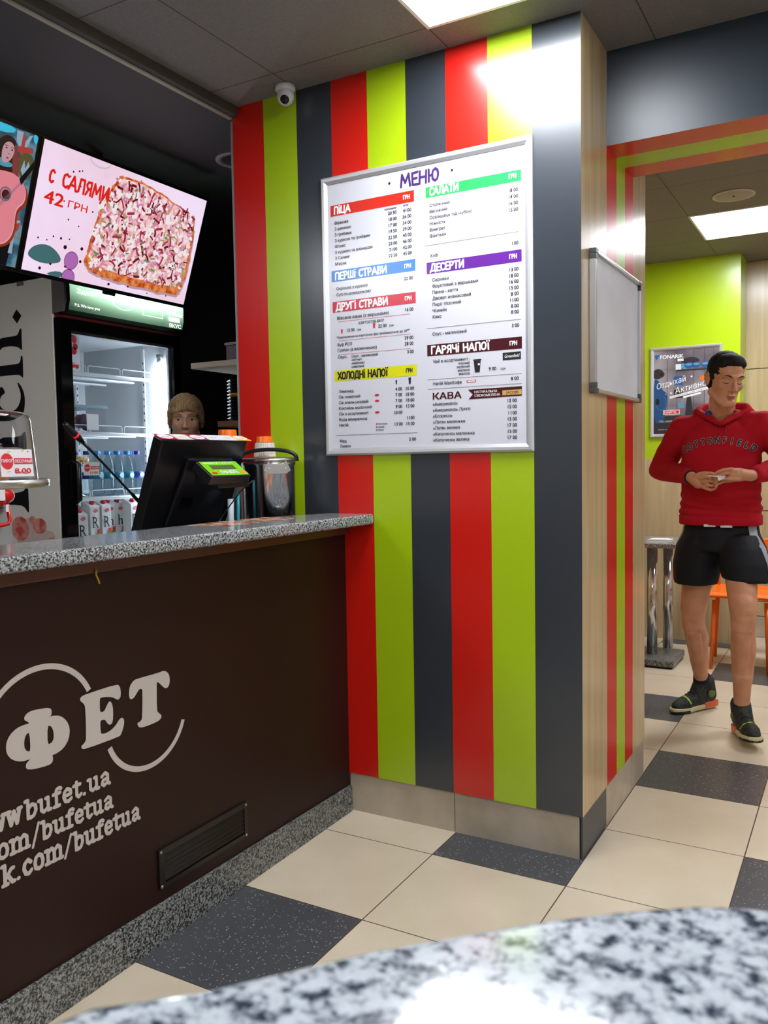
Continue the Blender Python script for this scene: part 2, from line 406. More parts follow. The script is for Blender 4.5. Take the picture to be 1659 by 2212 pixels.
M_edge = mat('pale_edge_band', (150, 146, 148), .5)
struct(MB().box((-.912, .632, 0.9), (-.9, .66, 2.6), M_edge).build('trim_2'))
# skirting tiles
M_skirt = mat('skirting_tile', (176, 160, 132), .38)
c = ramp(M_skirt, noise_tex(M_skirt, 6, 5), [(.3, rgb(166, 152, 132)), (.7, rgb(196, 183, 164))]); L(M_skirt, c, BS(M_skirt).inputs['Base Color'])
M_skirt_dk = mat('skirting_tile_dark', (74, 74, 78), .4)
b = MB()
b.box((-.43, .637, 0), (-.0055, .66, PB), M_skirt); b.box((-.0025, .637, 0), (.436, .66, PB), M_skirt)
b.box((-.43, .645, 0), (.44, .668, PB-.001), M_dark)
b.box((.4405, .640, 0), (.447, .925, PB), M_skirt_dk); b.box((.437, .643, 0), (.4405, .9, PB), M_dark)
b.box((.436, .928, 0), (.447, 1.30, PB), M_skirt); b.box((.436, 1.303, 0), (.447, 1.506, PB), M_skirt_dk if False else M_skirt)
struct(b.build('baseboard_striped'))
# header over the doorway
b = MB()
b.add([(.45, .93, 2.338), (1.75, .93, 2.338), (1.75, .93, CZ), (.45, .93, CZ)], [(0, 1, 2, 3)], M_navy_h)
for y0, y1, m in ((.93, 1.059, M_red), (1.059, 1.18, M_lime), (1.18, 1.303, M_red)):
    b.add([(.45, y1, 2.338), (1.75, y1, 2.338), (1.75, y0, 2.338), (.45, y0, 2.338)], [(0, 1, 2, 3)], m)
b.add([(1.75, 1.303, 2.338), (.45, 1.303, 2.338), (.45, 1.303, CZ), (1.75, 1.303, CZ)], [(0, 1, 2, 3)], M_wood)
struct(b.build('wall_header'))
struct(MB().box((1.75, .93, 0), (3.2, 1.303, CZ), M_wood).build('wall_doorway_right'))
# dining room walls
b = MB(); b.box((-.5, 4.2, 1.28), (.485, 4.52, CZ), M_lime); b.box((-.5, 4.2, 0), (.485, 4.52, 1.28), M_wood2)
struct(b.build('wall_lime'))
b = MB(); zz = [0, .151, .257, .903, 1.9, CZ]
M_jnt = mat('panel_joint', (52, 40, 30), .7)
for a, c_ in zip(zz[:-1], zz[1:]): b.box((.485, 4.52, a+.003), (3.2, 4.56, c_-.003), M_wood2 if a > .1 else M_skirt)
b.box((.485, 4.53, 0), (3.2, 4.58, CZ), M_jnt); struct(b.build('wall_dining_back'))
struct(MB().box((-.55, 1.508, 0), (-.5, 4.56, CZ), M_wood2).build('wall_dining_left'))
struct(MB().box((3.2, -3.6, 0), (3.25, 5.2, CZ), mat('right_wall_paint', (190, 188, 186), .7)).build('wall_right'))
struct(MB().box((-3.2, -3.65, 0), (3.2, -3.6, CZ), mat('rear_wall_paint', (176, 170, 160), .7)).build('wall_front'))
# kitchen walls
struct(MB().box((-3.2, 2.35, 0), (-.55, 2.4, 2.62), M_dark).build('wall_kitchen_back'))
struct(MB().box((-3.25, -3.6, 0), (-3.2, 2.4, 2.62), M_dark).build('wall_kitchen_left'))

# ------------------------------------------------------------------ ceiling lights
def panel_light(x, y, label, z=CZ):
    t = thing('ceiling_light', label, 'light', (x, y, z), 0, None)
    b = MB(); fw = .012
    for a, c_ in (((-.3, -.3), (.3, -.3+fw)), ((-.3, .3-fw), (.3, .3)), ((-.3, -.3+fw), (-.3+fw, .3-fw)), ((.3-fw, -.3+fw), (.3, .3-fw))):
        b.box((a[0], a[1], -.006), (c_[0], c_[1], .0), M_white)
    b.build('frame', t)
    MB().box((-.3+fw, -.3+fw, -.004), (.3-fw, .3-fw, -.001), M_panel).build('diffuser', t)
    return t
panel_light(.309, .178, 'square bright LED ceiling panel in front of the striped wall')
panel_light(.635, 3.41, 'square bright LED ceiling panel in the dining room beyond the doorway')
panel_light(1.509, -2.322, 'unseen square LED ceiling panel added behind the camera')  # out of view, added to light the customer room from behind
panel_light(2.709, -1.022, 'unseen square LED ceiling panel added over the right of the customer area')  # unseen fill panel, added to brighten the whiteboard side
panel_light(-1.75, -1.9, 'unseen square LED ceiling panel added over the staff side of the bar', 2.615)  # added out of view so the fridge side gets light
panel_light(2.135, 2.81, 'unseen square LED ceiling panel added at the right of the dining room')  # extra unseen panel, added to light the dining room

# ------------------------------------------------------------------ bar counter
t = thing('bar_counter', 'dark brown bar counter with grey logo lettering and speckled granite top', 'counter', (-.45, -.9, 0))
def loc(o, M=None): return o
def child_of(o, p):
    o.parent = p; o.matrix_parent_inverse = Matrix.Translation(p.location).inverted() if not p.rotation_euler[2] else (Matrix.Translation(p.location) @ Matrix.Rotation(p.rotation_euler[2], 4, 'Z')).inverted()
    return o
child_of(MB().box((-.46, -2.5, .09), (-.428, .628, 1.06), M_brown).build('front_panel'), t)
child_of(MB().box((-.575, -2.5, 1.034), (-.404, .622, 1.0695), M_mahog).build('apron', bevel=.003), t)
slab = MB().prism([(-.612, -2.5), (-.36, -2.5), (-.34, -.85), (-.303, .628), (-.502, .628), (-.612, .34)], 1.0700, 1.107, M_gran)
child_of(slab.build('countertop', bevel=.009, seg=3), t)
M_letter = mat('grey_sticker_letters', (188, 178, 170), .5, spec=.3)
PL = frame_m((-.427, 0, 0), (0, 1, 0), (0, 0, 1))
PHI=[(-0.747,0.723),(-0.747,0.730),(-0.740,0.737),(-0.725,0.740),(-0.700,0.737),(-0.683,0.735),(-0.673,0.729),(-0.673,0.717),(-0.677,0.713),(-0.685,0.712),(-0.671,0.713),(-0.649,0.707),(-0.632,0.691),(-0.623,0.670),(-0.627,0.644),(-0.644,0.626),(-0.666,0.620),(-0.676,0.621),(-0.674,0.610),(-0.678,0.602),(-0.689,0.600),(-0.723,0.603),(-0.740,0.607),(-0.748,0.612),(-0.748,0.622),(-0.741,0.627),(-0.735,0.630),(-0.759,0.631),(-0.783,0.643),(-0.796,0.661),(-0.797,0.681),(-0.788,0.699),(-0.768,0.711),(-0.747,0.713),(-0.734,0.712),(-0.739,0.718)]
H1=[(-0.735,0.692),(-0.744,0.690),(-0.750,0.677),(-0.750,0.659),(-0.742,0.649),(-0.734,0.649)]
H2=[(-0.686,0.693),(-0.676,0.690),(-0.670,0.676),(-0.670,0.657),(-0.678,0.649),(-0.688,0.650)]
E_=[(-0.591,0.728),(-0.588,0.736),(-0.573,0.739),(-0.474,0.740),(-0.464,0.733),(-0.461,0.716),(-0.463,0.703),(-0.471,0.699),(-0.478,0.703),(-0.488,0.710),(-0.506,0.716),(-0.526,0.719),(-0.530,0.716),(-0.531,0.687),(-0.527,0.682),(-0.517,0.682),(-0.509,0.693),(-0.501,0.703),(-0.494,0.700),(-0.489,0.687),(-0.489,0.659),(-0.493,0.644),(-0.502,0.643),(-0.509,0.649),(-0.516,0.661),(-0.528,0.662),(-0.531,0.659),(-0.531,0.631),(-0.525,0.626),(-0.505,0.626),(-0.484,0.634),(-0.470,0.648),(-0.460,0.651),(-0.453,0.643),(-0.455,0.627),(-0.465,0.608),(-0.473,0.604),(-0.580,0.605),(-0.591,0.609),(-0.592,0.616),(-0.581,0.621),(-0.576,0.629),(-0.575,0.706),(-0.579,0.717)]
T_=[(-0.434,0.697),(-0.434,0.710),(-0.430,0.725),(-0.419,0.735),(-0.408,0.738),(-0.326,0.736),(-0.306,0.738),(-0.291,0.728),(-0.286,0.714),(-0.287,0.697),(-0.294,0.688),(-0.305,0.688),(-0.316,0.698),(-0.327,0.709),(-0.334,0.713),(-0.335,0.707),(-0.338,0.635),(-0.331,0.627),(-0.321,0.619),(-0.323,0.610),(-0.338,0.605),(-0.386,0.604),(-0.403,0.608),(-0.409,0.617),(-0.408,0.622),(-0.396,0.623),(-0.391,0.632),(-0.387,0.702),(-0.390,0.708),(-0.398,0.709),(-0.407,0.701),(-0.418,0.690),(-0.429,0.689)]
def smooth_poly(p, it=2):
    for _ in range(it):
        q = []
        for i in range(len(p)):
            a = p[i]; b_ = p[(i+1)%len(p)]
            q += [(a[0]*.75+b_[0]*.25, a[1]*.75+b_[1]*.25), (a[0]*.25+b_[0]*.75, a[1]*.25+b_[1]*.75)]
        p = q
    return p
def filled(mb, M, m, loops, z=.0006, sm=2):
    """2D curve fill with holes"""
    cu = bpy.data.curves.new('f', 'CURVE'); cu.dimensions = '2D'; cu.fill_mode = 'FRONT'
    for lp in loops:
        lp = smooth_poly(lp, sm) if sm else lp
        sp = cu.splines.new('POLY'); sp.points.add(len(lp)-1); sp.use_cyclic_u = True
        for i, p in enumerate(lp): sp.points[i].co = (p[0], p[1], 0, 1)
    o = bpy.data.objects.new('f', cu); COL.objects.link(o); dg = bpy.context.evaluated_depsgraph_get(); dg.update()
    me = bpy.data.meshes.new_from_object(o.evaluated_get(dg))
    mb.add([(v.co.x, v.co.y, z) for v in me.vertices], [tuple(p.vertices) for p in me.polygons], m, False, M)
    bpy.data.objects.remove(o); bpy.data.curves.remove(cu); bpy.data.meshes.remove(me)
lb = MB()
filled(lb, PL, M_letter, [PHI, H1, H2], sm=1); filled(lb, PL, M_letter, [E_], sm=1); filled(lb, PL, M_letter, [T_], sm=1)
def arc(cx, cy, rx, ry, a0, a1, th0, th1, n=40):
    o = []; i_ = []
    for k in range(n+1):
        f = k/n; a = rad(a0+(a1-a0)*f); th = th0+(th1-th0)*f
        o.append((cx+rx*cos(a), cy+ry*sin(a))); i_.append((cx+(rx-th)*cos(a), cy+(ry-th)*sin(a)))
    return o + i_[::-1]
flat(lb, PL, M_letter, arc(-.703, .690, .160, .150, 178, 23, .013, .014))
flat(lb, PL, M_letter, arc(-.372, .628, .147, .141, 199, 341, .015, .013))
brush(lb, PL, M_letter, 'www', -.885, .494, .047, t=.21); brush(lb, PL, M_letter, 'bufet.ua', -.757, .494, .043, width=.252, t=.21)
brush(lb, PL, M_letter, 'com', -.862, .431, .043, width=.118, t=.21); brush(lb, PL, M_letter, '/', -.742, .430, .043, width=.024, t=.15)
brush(lb, PL, M_letter, 'bufetua', -.716, .431, .042, width=.217, t=.21)
brush(lb, PL, M_letter, 'k.com', -.822, .368, .045, width=.167, t=.21); brush(lb, PL, M_letter, '/', -.655, .367, .043, width=.026, t=.15)
brush(lb, PL, M_letter, 'bufetua', -.627, .367, .044, width=.217, t=.21)
child_of(lb.build('logo_lettering'), t)
# granite kickboard under the panel
b = MB()
b.prism([(-.489, 0), (.628, 0), (.628, .097), (-.489, .110)], 0, .012, M_gran_dk, frame_m((-.428, 0, 0), (0, 1, 0), (0, 0, 1)))
b.prism([(-2.5, 0), (-.492, 0), (-.492, .110), (-2.5, .122)], 0, .012, M_gran_dk, frame_m((-.428, 0, 0), (0, 1, 0), (0, 0, 1)))
child_of(b.build('kickboard', bevel=.0015), t)
M_vent = mat('dark_bronze_grille', (34, 28, 27), .3, metal=.2)
vent = thing('vent_grille', 'small dark louvred vent grille with four screws low on the brown counter front', 'vent', (-.428, -.166, .145))
def vb(mb, name, p=vent, **k): return child_of(mb.build(name, **k), p)
b = MB(); Y0, Y1, Z0, Z1 = -.352, .022, .146, .255
b.box((-.4275, Y0, Z0), (-.4215, Y0+.022, Z1), M_vent); b.box((-.4275, Y1-.012, Z0), (-.4215, Y1, Z1), M_vent)
b.box((-.4275, Y0+.022, Z0), (-.4215, Y1-.012, Z0+.012), M_vent); b.box((-.4275, Y0+.022, Z1-.016), (-.4215, Y1-.012, Z1), M_vent)
vb(b, 'frame'); b = MB()
for k in range(6):
    z = Z0+.018+k*.0135
    b.add([(-.4278, Y0+.022, z+.012), (-.4278, Y1-.012, z+.012), (-.4225, Y1-.012, z), (-.4225, Y0+.022, z), (-.4265, Y0+.022, z-.001), (-.4265, Y1-.012, z-.001)], [(3, 2, 1, 0), (4, 5, 2, 3)], M_vent)
vb(b, 'louvres')
for y in (Y0+.008, Y1-.005):
    for z in (Z0+.006, Z1-.008):
        vb(MB().ball((-.4213, y, z), (.002, .0042, .0042), M_steel_r), 'screw')

# staff side work surface
t = thing('work_counter', 'dark worktop behind the bar counter carrying the till and urn', 'counter', (-.9, -.5, 0))
child_of(MB().box((-1.25, -2.4, .945), (-.615, .62, .975), M_gran_dk).build('worktop', bevel=.004), t)
child_of(MB().box((-1.2, -2.38, 0), (-.64, .6, .945), M_dark).build('cabinet'), t)

# ------------------------------------------------------------------ menu board
menu = thing('menu_board', 'large white price menu in a silver snap frame on the striped wall', 'menu board', (-.1, .63, 1.319))
MX0, MZ0, MWd, MHt = -.4985, 1.318, .7955, .992
b = MB(); fr = .026
def snap_frame(b, x0, z0, w, h, fr, y, d, m):
    """four mitred profiles with a rounded face, facing -Y"""
    M = frame_m((x0, y, z0), (1, 0, 0), (0, 0, 1))
    prof = [(0, 0), (0, d*.55), (fr*.25, d), (fr*.6, d*.95), (fr, d*.4), (fr, 0)]
    rings = [[(p, p, q), (w-p, p, q), (w-p, h-p, q), (p, h-p, q)] for p, q in prof]
    vs = [v for r in rings for v in r]; fs = []
    for i in range(len(rings)-1):
        for j in range(4): fs.append((i*4+j, i*4+(j+1)%4, (i+1)*4+(j+1)%4, (i+1)*4+j))
    b.add(vs, fs, m, False, M)
M_frame = mat('silver_snap_frame', (205, 204, 208), .35, metal=.55)
snap_frame(b, MX0, MZ0, MWd, MHt, fr, .6295, .013, M_frame)
child_of(b.build('frame'), menu)
M_sheet = mat('menu_sheet', (208, 207, 216), .18, spec=.5)
MM = frame_m((MX0, .6285, MZ0), (1, 0, 0), (0, 0, 1))
sh = MB(); sh.box((MX0+.015, .6262, MZ0+.015), (MX0+MWd-.015, .6292, MZ0+MHt-.015), M_sheet)
child_of(sh.build('sheet'), menu)
MM = frame_m((MX0, .6262, MZ0), (1, 0, 0), (0, 0, 1))
def ink(n, c): return mat(n, c, .22, spec=.45)
I_k = ink('ink_black', (44, 40, 46)); I_w = ink('ink_white', (238, 238, 240)); I_p = ink('ink_violet', (70, 46, 104))
I_red = ink('ink_red', (206, 44, 30)); I_blue = ink('ink_blue', (44, 120, 196)); I_crim = ink('ink_crimson', (196, 34, 60)); I_yel = ink('ink_yellow', (214, 212, 20))
I_grn = ink('ink_green', (46, 180, 84)); I_vio = ink('ink_purple', (96, 40, 140)); I_mar = ink('ink_maroon', (72, 24, 30)); I_rl = ink('ink_rule_red', (190, 70, 80)); I_tan = ink('ink_tan', (200, 160, 90))
I_g = ink('ink_rule_grey', (110, 104, 108))
bands = [('ПІЦА', .038, .854, .375, .892, I_red, I_w, .070, None), ('ПЕРШІ СТРАВИ', .037, .623, .376, .662, I_blue, I_w, .215, None),
 ('ДРУГІ СТРАВИ', .039, .514, .376, .552, I_crim, I_w, .215, None), ('ХОЛОДНІ НАПОЇ', .041, .268, .376, .306, I_yel, I_k, .208, None),
 ('САЛАТИ', .419, .857, .757, .892, I_grn, I_w, .108, None), ('ДЕСЕРТИ', .419, .605, .757, .643, I_vio, I_w, .125, None),
 ('ГАРЯЧІ НАПОЇ', .417, .330, .756, .368, I_mar, I_w, .215, None)]
G['ь'] = (.5, [])
for i, (s, x0, z0, x1, z1, mb_, mt, wd, _) in enumerate(bands):
    q = MB(); rect(q, MM, mb_, x0, z0, x1, z1, .0004)
    bo = child_of(q.build('heading_band'), menu)
    q = MB(); brush(q, MM, mt, s, x0+.014, z0+.007, .024, width=wd, t=.24, z=.0009, jit=.05, seed=i+3)
    brush(q, MM, mt, 'ГРИ'.replace('И', 'Н'), x1-.042, z0+.013, .0125, width=.026, t=.24, z=.0009, jit=.05, seed=i)
    lo = q.build('heading_lettering'); lo.parent = bo; lo.matrix_parent_inverse = menu.matrix_parent_inverse
q = MB(); brush(q, MM, I_p, 'МЕНЮ', .322, .909, .040, width=.150, t=.2, jit=.03, seed=5)
disc(q, MM, I_k, .280, .930, .0045); disc(q, MM, I_k, .517, .932, .0045)
child_of(q.build('title_lettering'), menu)
q = MB()
def tx(s, x, z, h=.0105, m=I_k, al='L', w=None, bold=.024): put_text(q, MM, m, s, x, z, h, bold, .0007, align=al, width=w)
def price(a, bb, x, z): tx(a, x+.020, z, .0115, al='R', bold=.03); tx(bb, x+.0245, z, .0115, bold=.03)
for k, s in enumerate(['Фірмова', 'З шинкою', 'З грибами', 'З куркою та грибами', 'Фітнес', 'З куркою та ананасом', 'З Салямі', "М'ясна"]): tx(s, .054, .824-k*.0206, .0105, bold=.025)
tx('половина', .260, .8415, .0075); tx('ціла', .333, .8445, .0075)
for k, (a, c_) in enumerate([('20 50', '41 00'), ('18 00', '36 00'), ('17 00', '34 00'), ('19 50', '39 00'), ('22 50', '45 00'), ('23 00', '46 00'), ('21 00', '42 00'), ('22 50', '45 00')]):
    price(*a.split(), .268, .824-k*.0206); price(*c_.split(), .3245, .824-k*.0206)
tx('Окрошка з куркою', .057, .592); tx('Суп по-домашньому', .057, .571); price('22', '00', .327, .595)
tx('Вівсяна каша (з вершками)', .058, .487, .0115, w=.212); price('16', '00', .327, .490)
def rule(x0, z0, x1, m=I_rl, h=.0012): rect(q, MM, m, x0, z0, x1, z0+h, .0006)
rule(.062, .479, .353); tx('КАРТОПЛЯ ФРІ*', .147, .463, .0095)
for (x, z, h) in ((.072, .437, .014), (.205, .444, .018)):
    flat(q, MM, I_crim, [(x+.002, z), (x+h*.6-.002, z), (x+h*.6, z+h), (x, z+h)], .0007)
price('15', '00', .090, .441); tx('грн', .140, .441, .008); price('22', '00', .2215, .444); tx('грн', .272, .444, .008)
tx('*Замовлення на картоплю фрі приймаються до 20⁰⁰', .053, .420, .008, w=.298, bold=.025); rule(.063, .411, .354)
tx('Буф РОЛ', .058, .393); tx('Гратен (з яловичиною)', .058, .373, .0108); price('29', '00', .3255, .394); price('28', '00', .3255, .374); rule(.062, .3615, .353)
tx('Соус:', .058, .349); 
for k, s in enumerate(['Соус - малиновий', '-кетчуп', '-майонез', '-сметана']): tx(s, .115-(.002 if k else 0), .3485-k*.0122, .0092)
price('3', '00', .326, .346)
for (x, z, h) in ((.292, .243, .014), (.343, .241, .022)):
    flat(q, MM, I_k, [(x+.002, z), (x+h*.5-.002, z), (x+h*.5, z+h), (x, z+h)], .0007)
for k, s in enumerate(['Лимонад', 'Сік томатний', 'Сік апельсиновий', 'Коктейль молочний', 'Сік в асортименті', 'Вода мінеральна', 'Напій:']): tx(s, .058, .2255-k*.0202, .0105)
for k, (a, c_) in enumerate([('4 00', '10 00'), ('7 00', '18 00'), ('7 00', '18 00'), ('9 00', '15 00'), ('10 00', None), (None, '11 00'), ('13 00', '15 00')]):
    if a: price(*a.split(), .2785, .221-k*.0202)
    if c_: price(*c_.split(), .3255, .221-k*.0202)
for k in (1, 2, 4): disc(q, MM, I_crim, .217, .230-k*.0202, .009, .004, .0007)
for k in range(3): disc(q, MM, I_crim if k == 0 else I_g, .214, .108-k*.0105, .003, z=.0007); tx(['Кока-Кола', 'Спрайт', 'Фанта'][k], .220, .1055-k*.0105, .0055)
rule(.043, .072, .375, I_k); tx('Мед', .059, .047); tx('Лимон', .059, .0285); price('5', '00', .330, .046)
for k, s in enumerate(['Столичний', 'Весняний', 'Оселедець під шубою', 'Ніжність', 'Вінегрет', 'Фантазія']): tx(s, .433, .826-k*.0203, .0105)
for k, s in enumerate(['18 00', '14 00', '16 00', '15 00']): price(*s.split(), .707, .827-k*.0205)
rule(.413, .699, .750, I_g); price('1', '00', .707, .660); tx('Хліб', .433, .659)
for k, s in enumerate(['Сирники', 'Фруктовий з вершками', 'Панна - котта', 'Десерт ананасовий', 'Пиріг пісочний', 'Чізкейк', 'Кекс']): tx(s, .440, .578-k*.0205, .0108)
for k, s in enumerate(['13 00', '18 00', '16 00', '15 00', '8 00', '11 00', '8 00', '8 00']): price(*s.split(), .707, .578-k*.0193)
rule(.417, .4225, .754, I_g); tx('Соус - малиновый', .438, .398); price('3', '00', .708, .400)
tx('Чай в асортименті :', .439, .306)
for k, s in enumerate(['чорний', 'зелений', 'малина', 'меліса']): tx(s, .573, .294-k*.0115, .009, al='R')
flat(q, MM, I_k, [(.592, .264), (.609, .264), (.613, .302), (.588, .302)], .0007); rect(q, MM, I_k, .586, .303, .615, .307, .0007); rect(q, MM, I_w, .603, .287, .610, .293, .0009)
price('9', '00', .628, .267); tx('грн', .683, .267, .008)
rect(q, MM, I_k, .690, .297, .752, .321, .0007); put_text(q, MM, I_w, 'Greenfield', .721, .304, .011, .01, .0009, align='C', width=.050, skew=.2)
rule(.417, .250, .755, I_g); rule(.417, .218, .755, I_g); tx('Напій МакКофе', .438, .231); price('8', '00', .705, .231)
rect(q, MM, I_crim, .562, .233, .595, .240, .0007); rect(q, MM, I_w, .565, .2345, .592, .2385, .0008)
tx('КАВА', .437, .183, .022, I_mar, bold=.06, w=.105)
flat(q, MM, I_mar, [(.566, .209), (.755, .210), (.755, .180), (.568, .177), (.584, .193)], .0007)
put_text(q, MM, I_w, 'НАТУРАЛЬНА', .590, .196, .0078, .02, .0009, width=.080); put_text(q, MM, I_w, 'СВІЖОМЕЛЕНА', .590, .184, .0078, .02, .0009, width=.090)
rect(q, MM, I_tan, .688, .184, .754, .200, .0008); put_text(q, MM, I_k, 'JACOBS', .722, .188, .0085, .02, .001, align='C', width=.042)
for k, s in enumerate(['«Американо»', '«Американо» Лунго', '«Еспресо»', '«Лате» маленька', '«Лате» велика', '«Капучино» маленька', '«Капучино» велика']): tx(s, .436, .162-k*.0202, .0105, bold=.025)
for k, s in enumerate(['12 00', '15 00', '11 00', '15 00', '17 00', '15 00', '17 00']): price(*s.split(), .698, .161-k*.0199)
child_of(q.build('price_lettering'), menu)
# clear film over the sheet
M_film = mat('clear_menu_film', (255, 255, 255), .06, trans=1, ior=1.0, spec=.5)

# ------------------------------------------------------------------ whiteboard on the side of the partition
wb = thing('whiteboard', 'blank whiteboard in an aluminium frame on the side of the striped partition', 'whiteboard', (.452, 1.03, 1.72))
WX, wy0, wy1, wz0, wz1 = .4505, .712, 1.342, 1.502, 1.955
M_wbs = mat('whiteboard_enamel', (226, 226, 236), .4, spec=.25)
c = ramp(M_wbs, noise_tex(M_wbs, 5, 3), [(.35, rgb(218, 220, 232)), (.6, rgb(228, 230, 242))]); L(M_wbs, c, BS(M_wbs).inputs['Base Color'])
WM = frame_m((WX, 0, 0), (0, 1, 0), (0, 0, 1))
child_of(MB().box((WX, wy0+.008, wz0+.008), (WX+.012, wy1-.008, wz1-.008), M_wbs).build('board'), wb)
b = MB(); d = .022; w_ = .014
b.box((WX, wy0, wz0+.02), (WX+d, wy0+w_, wz1-.02), M_alu); b.box((WX, wy1-w_, wz0+.02), (WX+d, wy1, wz1-.02), M_alu)
b.box((WX, wy0+.02, wz0), (WX+d, wy1-.02, wz0+w_), M_alu); b.box((WX, wy0+.02, wz1-w_), (WX+d, wy1-.02, wz1), M_alu)
child_of(b.build('frame', bevel=.002), wb)
M_corner = mat('grey_corner_cap', (70, 72, 74), .4)
for y, sy in ((wy0-.001, 1), (wy1+.001, -1)):
    for z, sz in ((wz0-.001, 1), (wz1+.001, -1)):
        c_ = MB(); c_.box((WX, y, z), (WX+d+.0015, y+sy*.03, z+sz*.0165), M_corner); c_.box((WX, y, z+sz*.0165), (WX+d+.0015, y+sy*.0165, z+sz*.034), M_corner)
        child_of(c_.build('corner_cap', bevel=.002), wb)
child_of(MB().box((WX+.004, .76, wz1), (WX+.016, .79, wz1+.004), M_corner).build('hanging_clip'), wb)

# ------------------------------------------------------------------ ceiling fittings
dc = thing('dome_camera', 'small white dome camera on the ceiling above the striped wall', 'camera', (-.612, .578, CZ))
M_camw = mat('camera_white', (206, 204, 206), .4)
child_of(MB().lathe([(.034, 0), (.036, -.004), (.036, -.016), (.033, -.02)], M_camw, 32, Matrix.Translation(dc.location)).build('mount'), dc)
dcx = Vector(dc.location) + Vector((0, 0, -.038)); dv = Vector((.35, -.7, -.62)).normalized()
child_of(MB().ball(dcx, .031, M_camw, n=28).build('ball'), dc)
q_ = dv.to_track_quat('Z', 'Y').to_matrix().to_4x4()
child_of(MB().lathe([(.019, .0), (.019, .031), (.0165, .0325), (.0165, .029)], M_camw, 28, Matrix.Translation(dcx) @ q_).build('lens_rim'), dc)
child_of(MB().lathe([(.0165, .02), (.0165, .030), (.011, .0325), (.0001, .0335)], M_blackg, 28, Matrix.Translation(dcx) @ q_).build('lens'), dc)
sp = thing('ceiling_speaker', 'round white speaker disc in the dining room ceiling', 'speaker', (.609, 2.83, CZ))
M_spk = mat('speaker_white', (196, 190, 180), .5)
child_of(MB().lathe([(.105, 0), (.105, -.006), (.098, -.008), (.095, -.004)], M_spk, 40, Matrix.Translation(sp.location)).build('rim'), sp)
child_of(MB().lathe([(.096, -.003), (.09, -.005), (.0001, -.007)], mat('speaker_mesh', (158, 150, 140), .6), 40, Matrix.Translation(sp.location)).build('grille'), sp)
child_of(MB().ball((.609, 2.83, CZ-.008), (.006, .006, .003), M_dark).build('centre_knob'), sp)
dl = thing('recessed_downlight', 'unlit round recessed downlight in the dark kitchen ceiling', 'light', (-1.17, 1.0, 2.615))
child_of(MB().lathe([(.075, -.002), (.078, -.008), (.100, -.006), (.102, 0)], mat('downlight_ring', (150, 146, 148), .4), 36, Matrix.Translation(dl.location)).build('ring'), dl)
child_of(MB().lathe([(.074, -.004), (.05, -.001), (.0001, -.0005)], mat('downlight_glass', (70, 68, 68), .2), 36, Matrix.Translation(dl.location)).build('lens'), dl)

# ------------------------------------------------------------------ televisions
M_tv = mat('tv_bezel', (10, 10, 12), .25)
def em(name, c, s=1.35):
    m = mat(name, (0, 0, 0), .3, spec=.3, emit=c, es=s); return m
def tv(y0, label, painter):
    """width .885 in Y, leaning forward at the top"""
    top = Vector((-1.42, y0, 2.498)); bot = Vector((-1.58, y0, 2.046))
    t = thing('television', label, 'television', (-1.55, y0+.44, 2.27))
    M = frame_m(bot, (0, 1, 0), top-bot); w, h = .885, (top-bot).length
    b = MB(); b.box((-.012, -.016, -.035), (w+.012, h+.014, -.002), M_tv, M); child_of(b.build('casing', bevel=.003), t)
    b = MB(); e = .0115
    b.box((-e, -.015, -.002), (w+e, 0, .003), M_tv, M); b.box((-e, h, -.002), (w+e, h+.013, .003), M_tv, M)
    b.box((-e, 0, -.002), (0, h, .003), M_tv, M); b.box((w, 0, -.002), (w+e, h, .003), M_tv, M)
    child_of(b.build('bezel', bevel=.001), t)
    b = MB(); painter(b, M, w, h); child_of(b.build('screen'), t)
    b = MB(); b.box((w/2-.03, -.028, -.014), (w/2+.03, -.014, .002), M_tv, M); child_of(b.build('sensor_bar', bevel=.002), t)
    b = MB(); b.tube([Vector((-1.56, y0+.44, 2.35)), Vector((-1.62, y0+.44, 2.42)), Vector((-1.62, y0+.44, 2.61))], .018, M_black); child_of(b.build('ceiling_pole'), t)
    return t
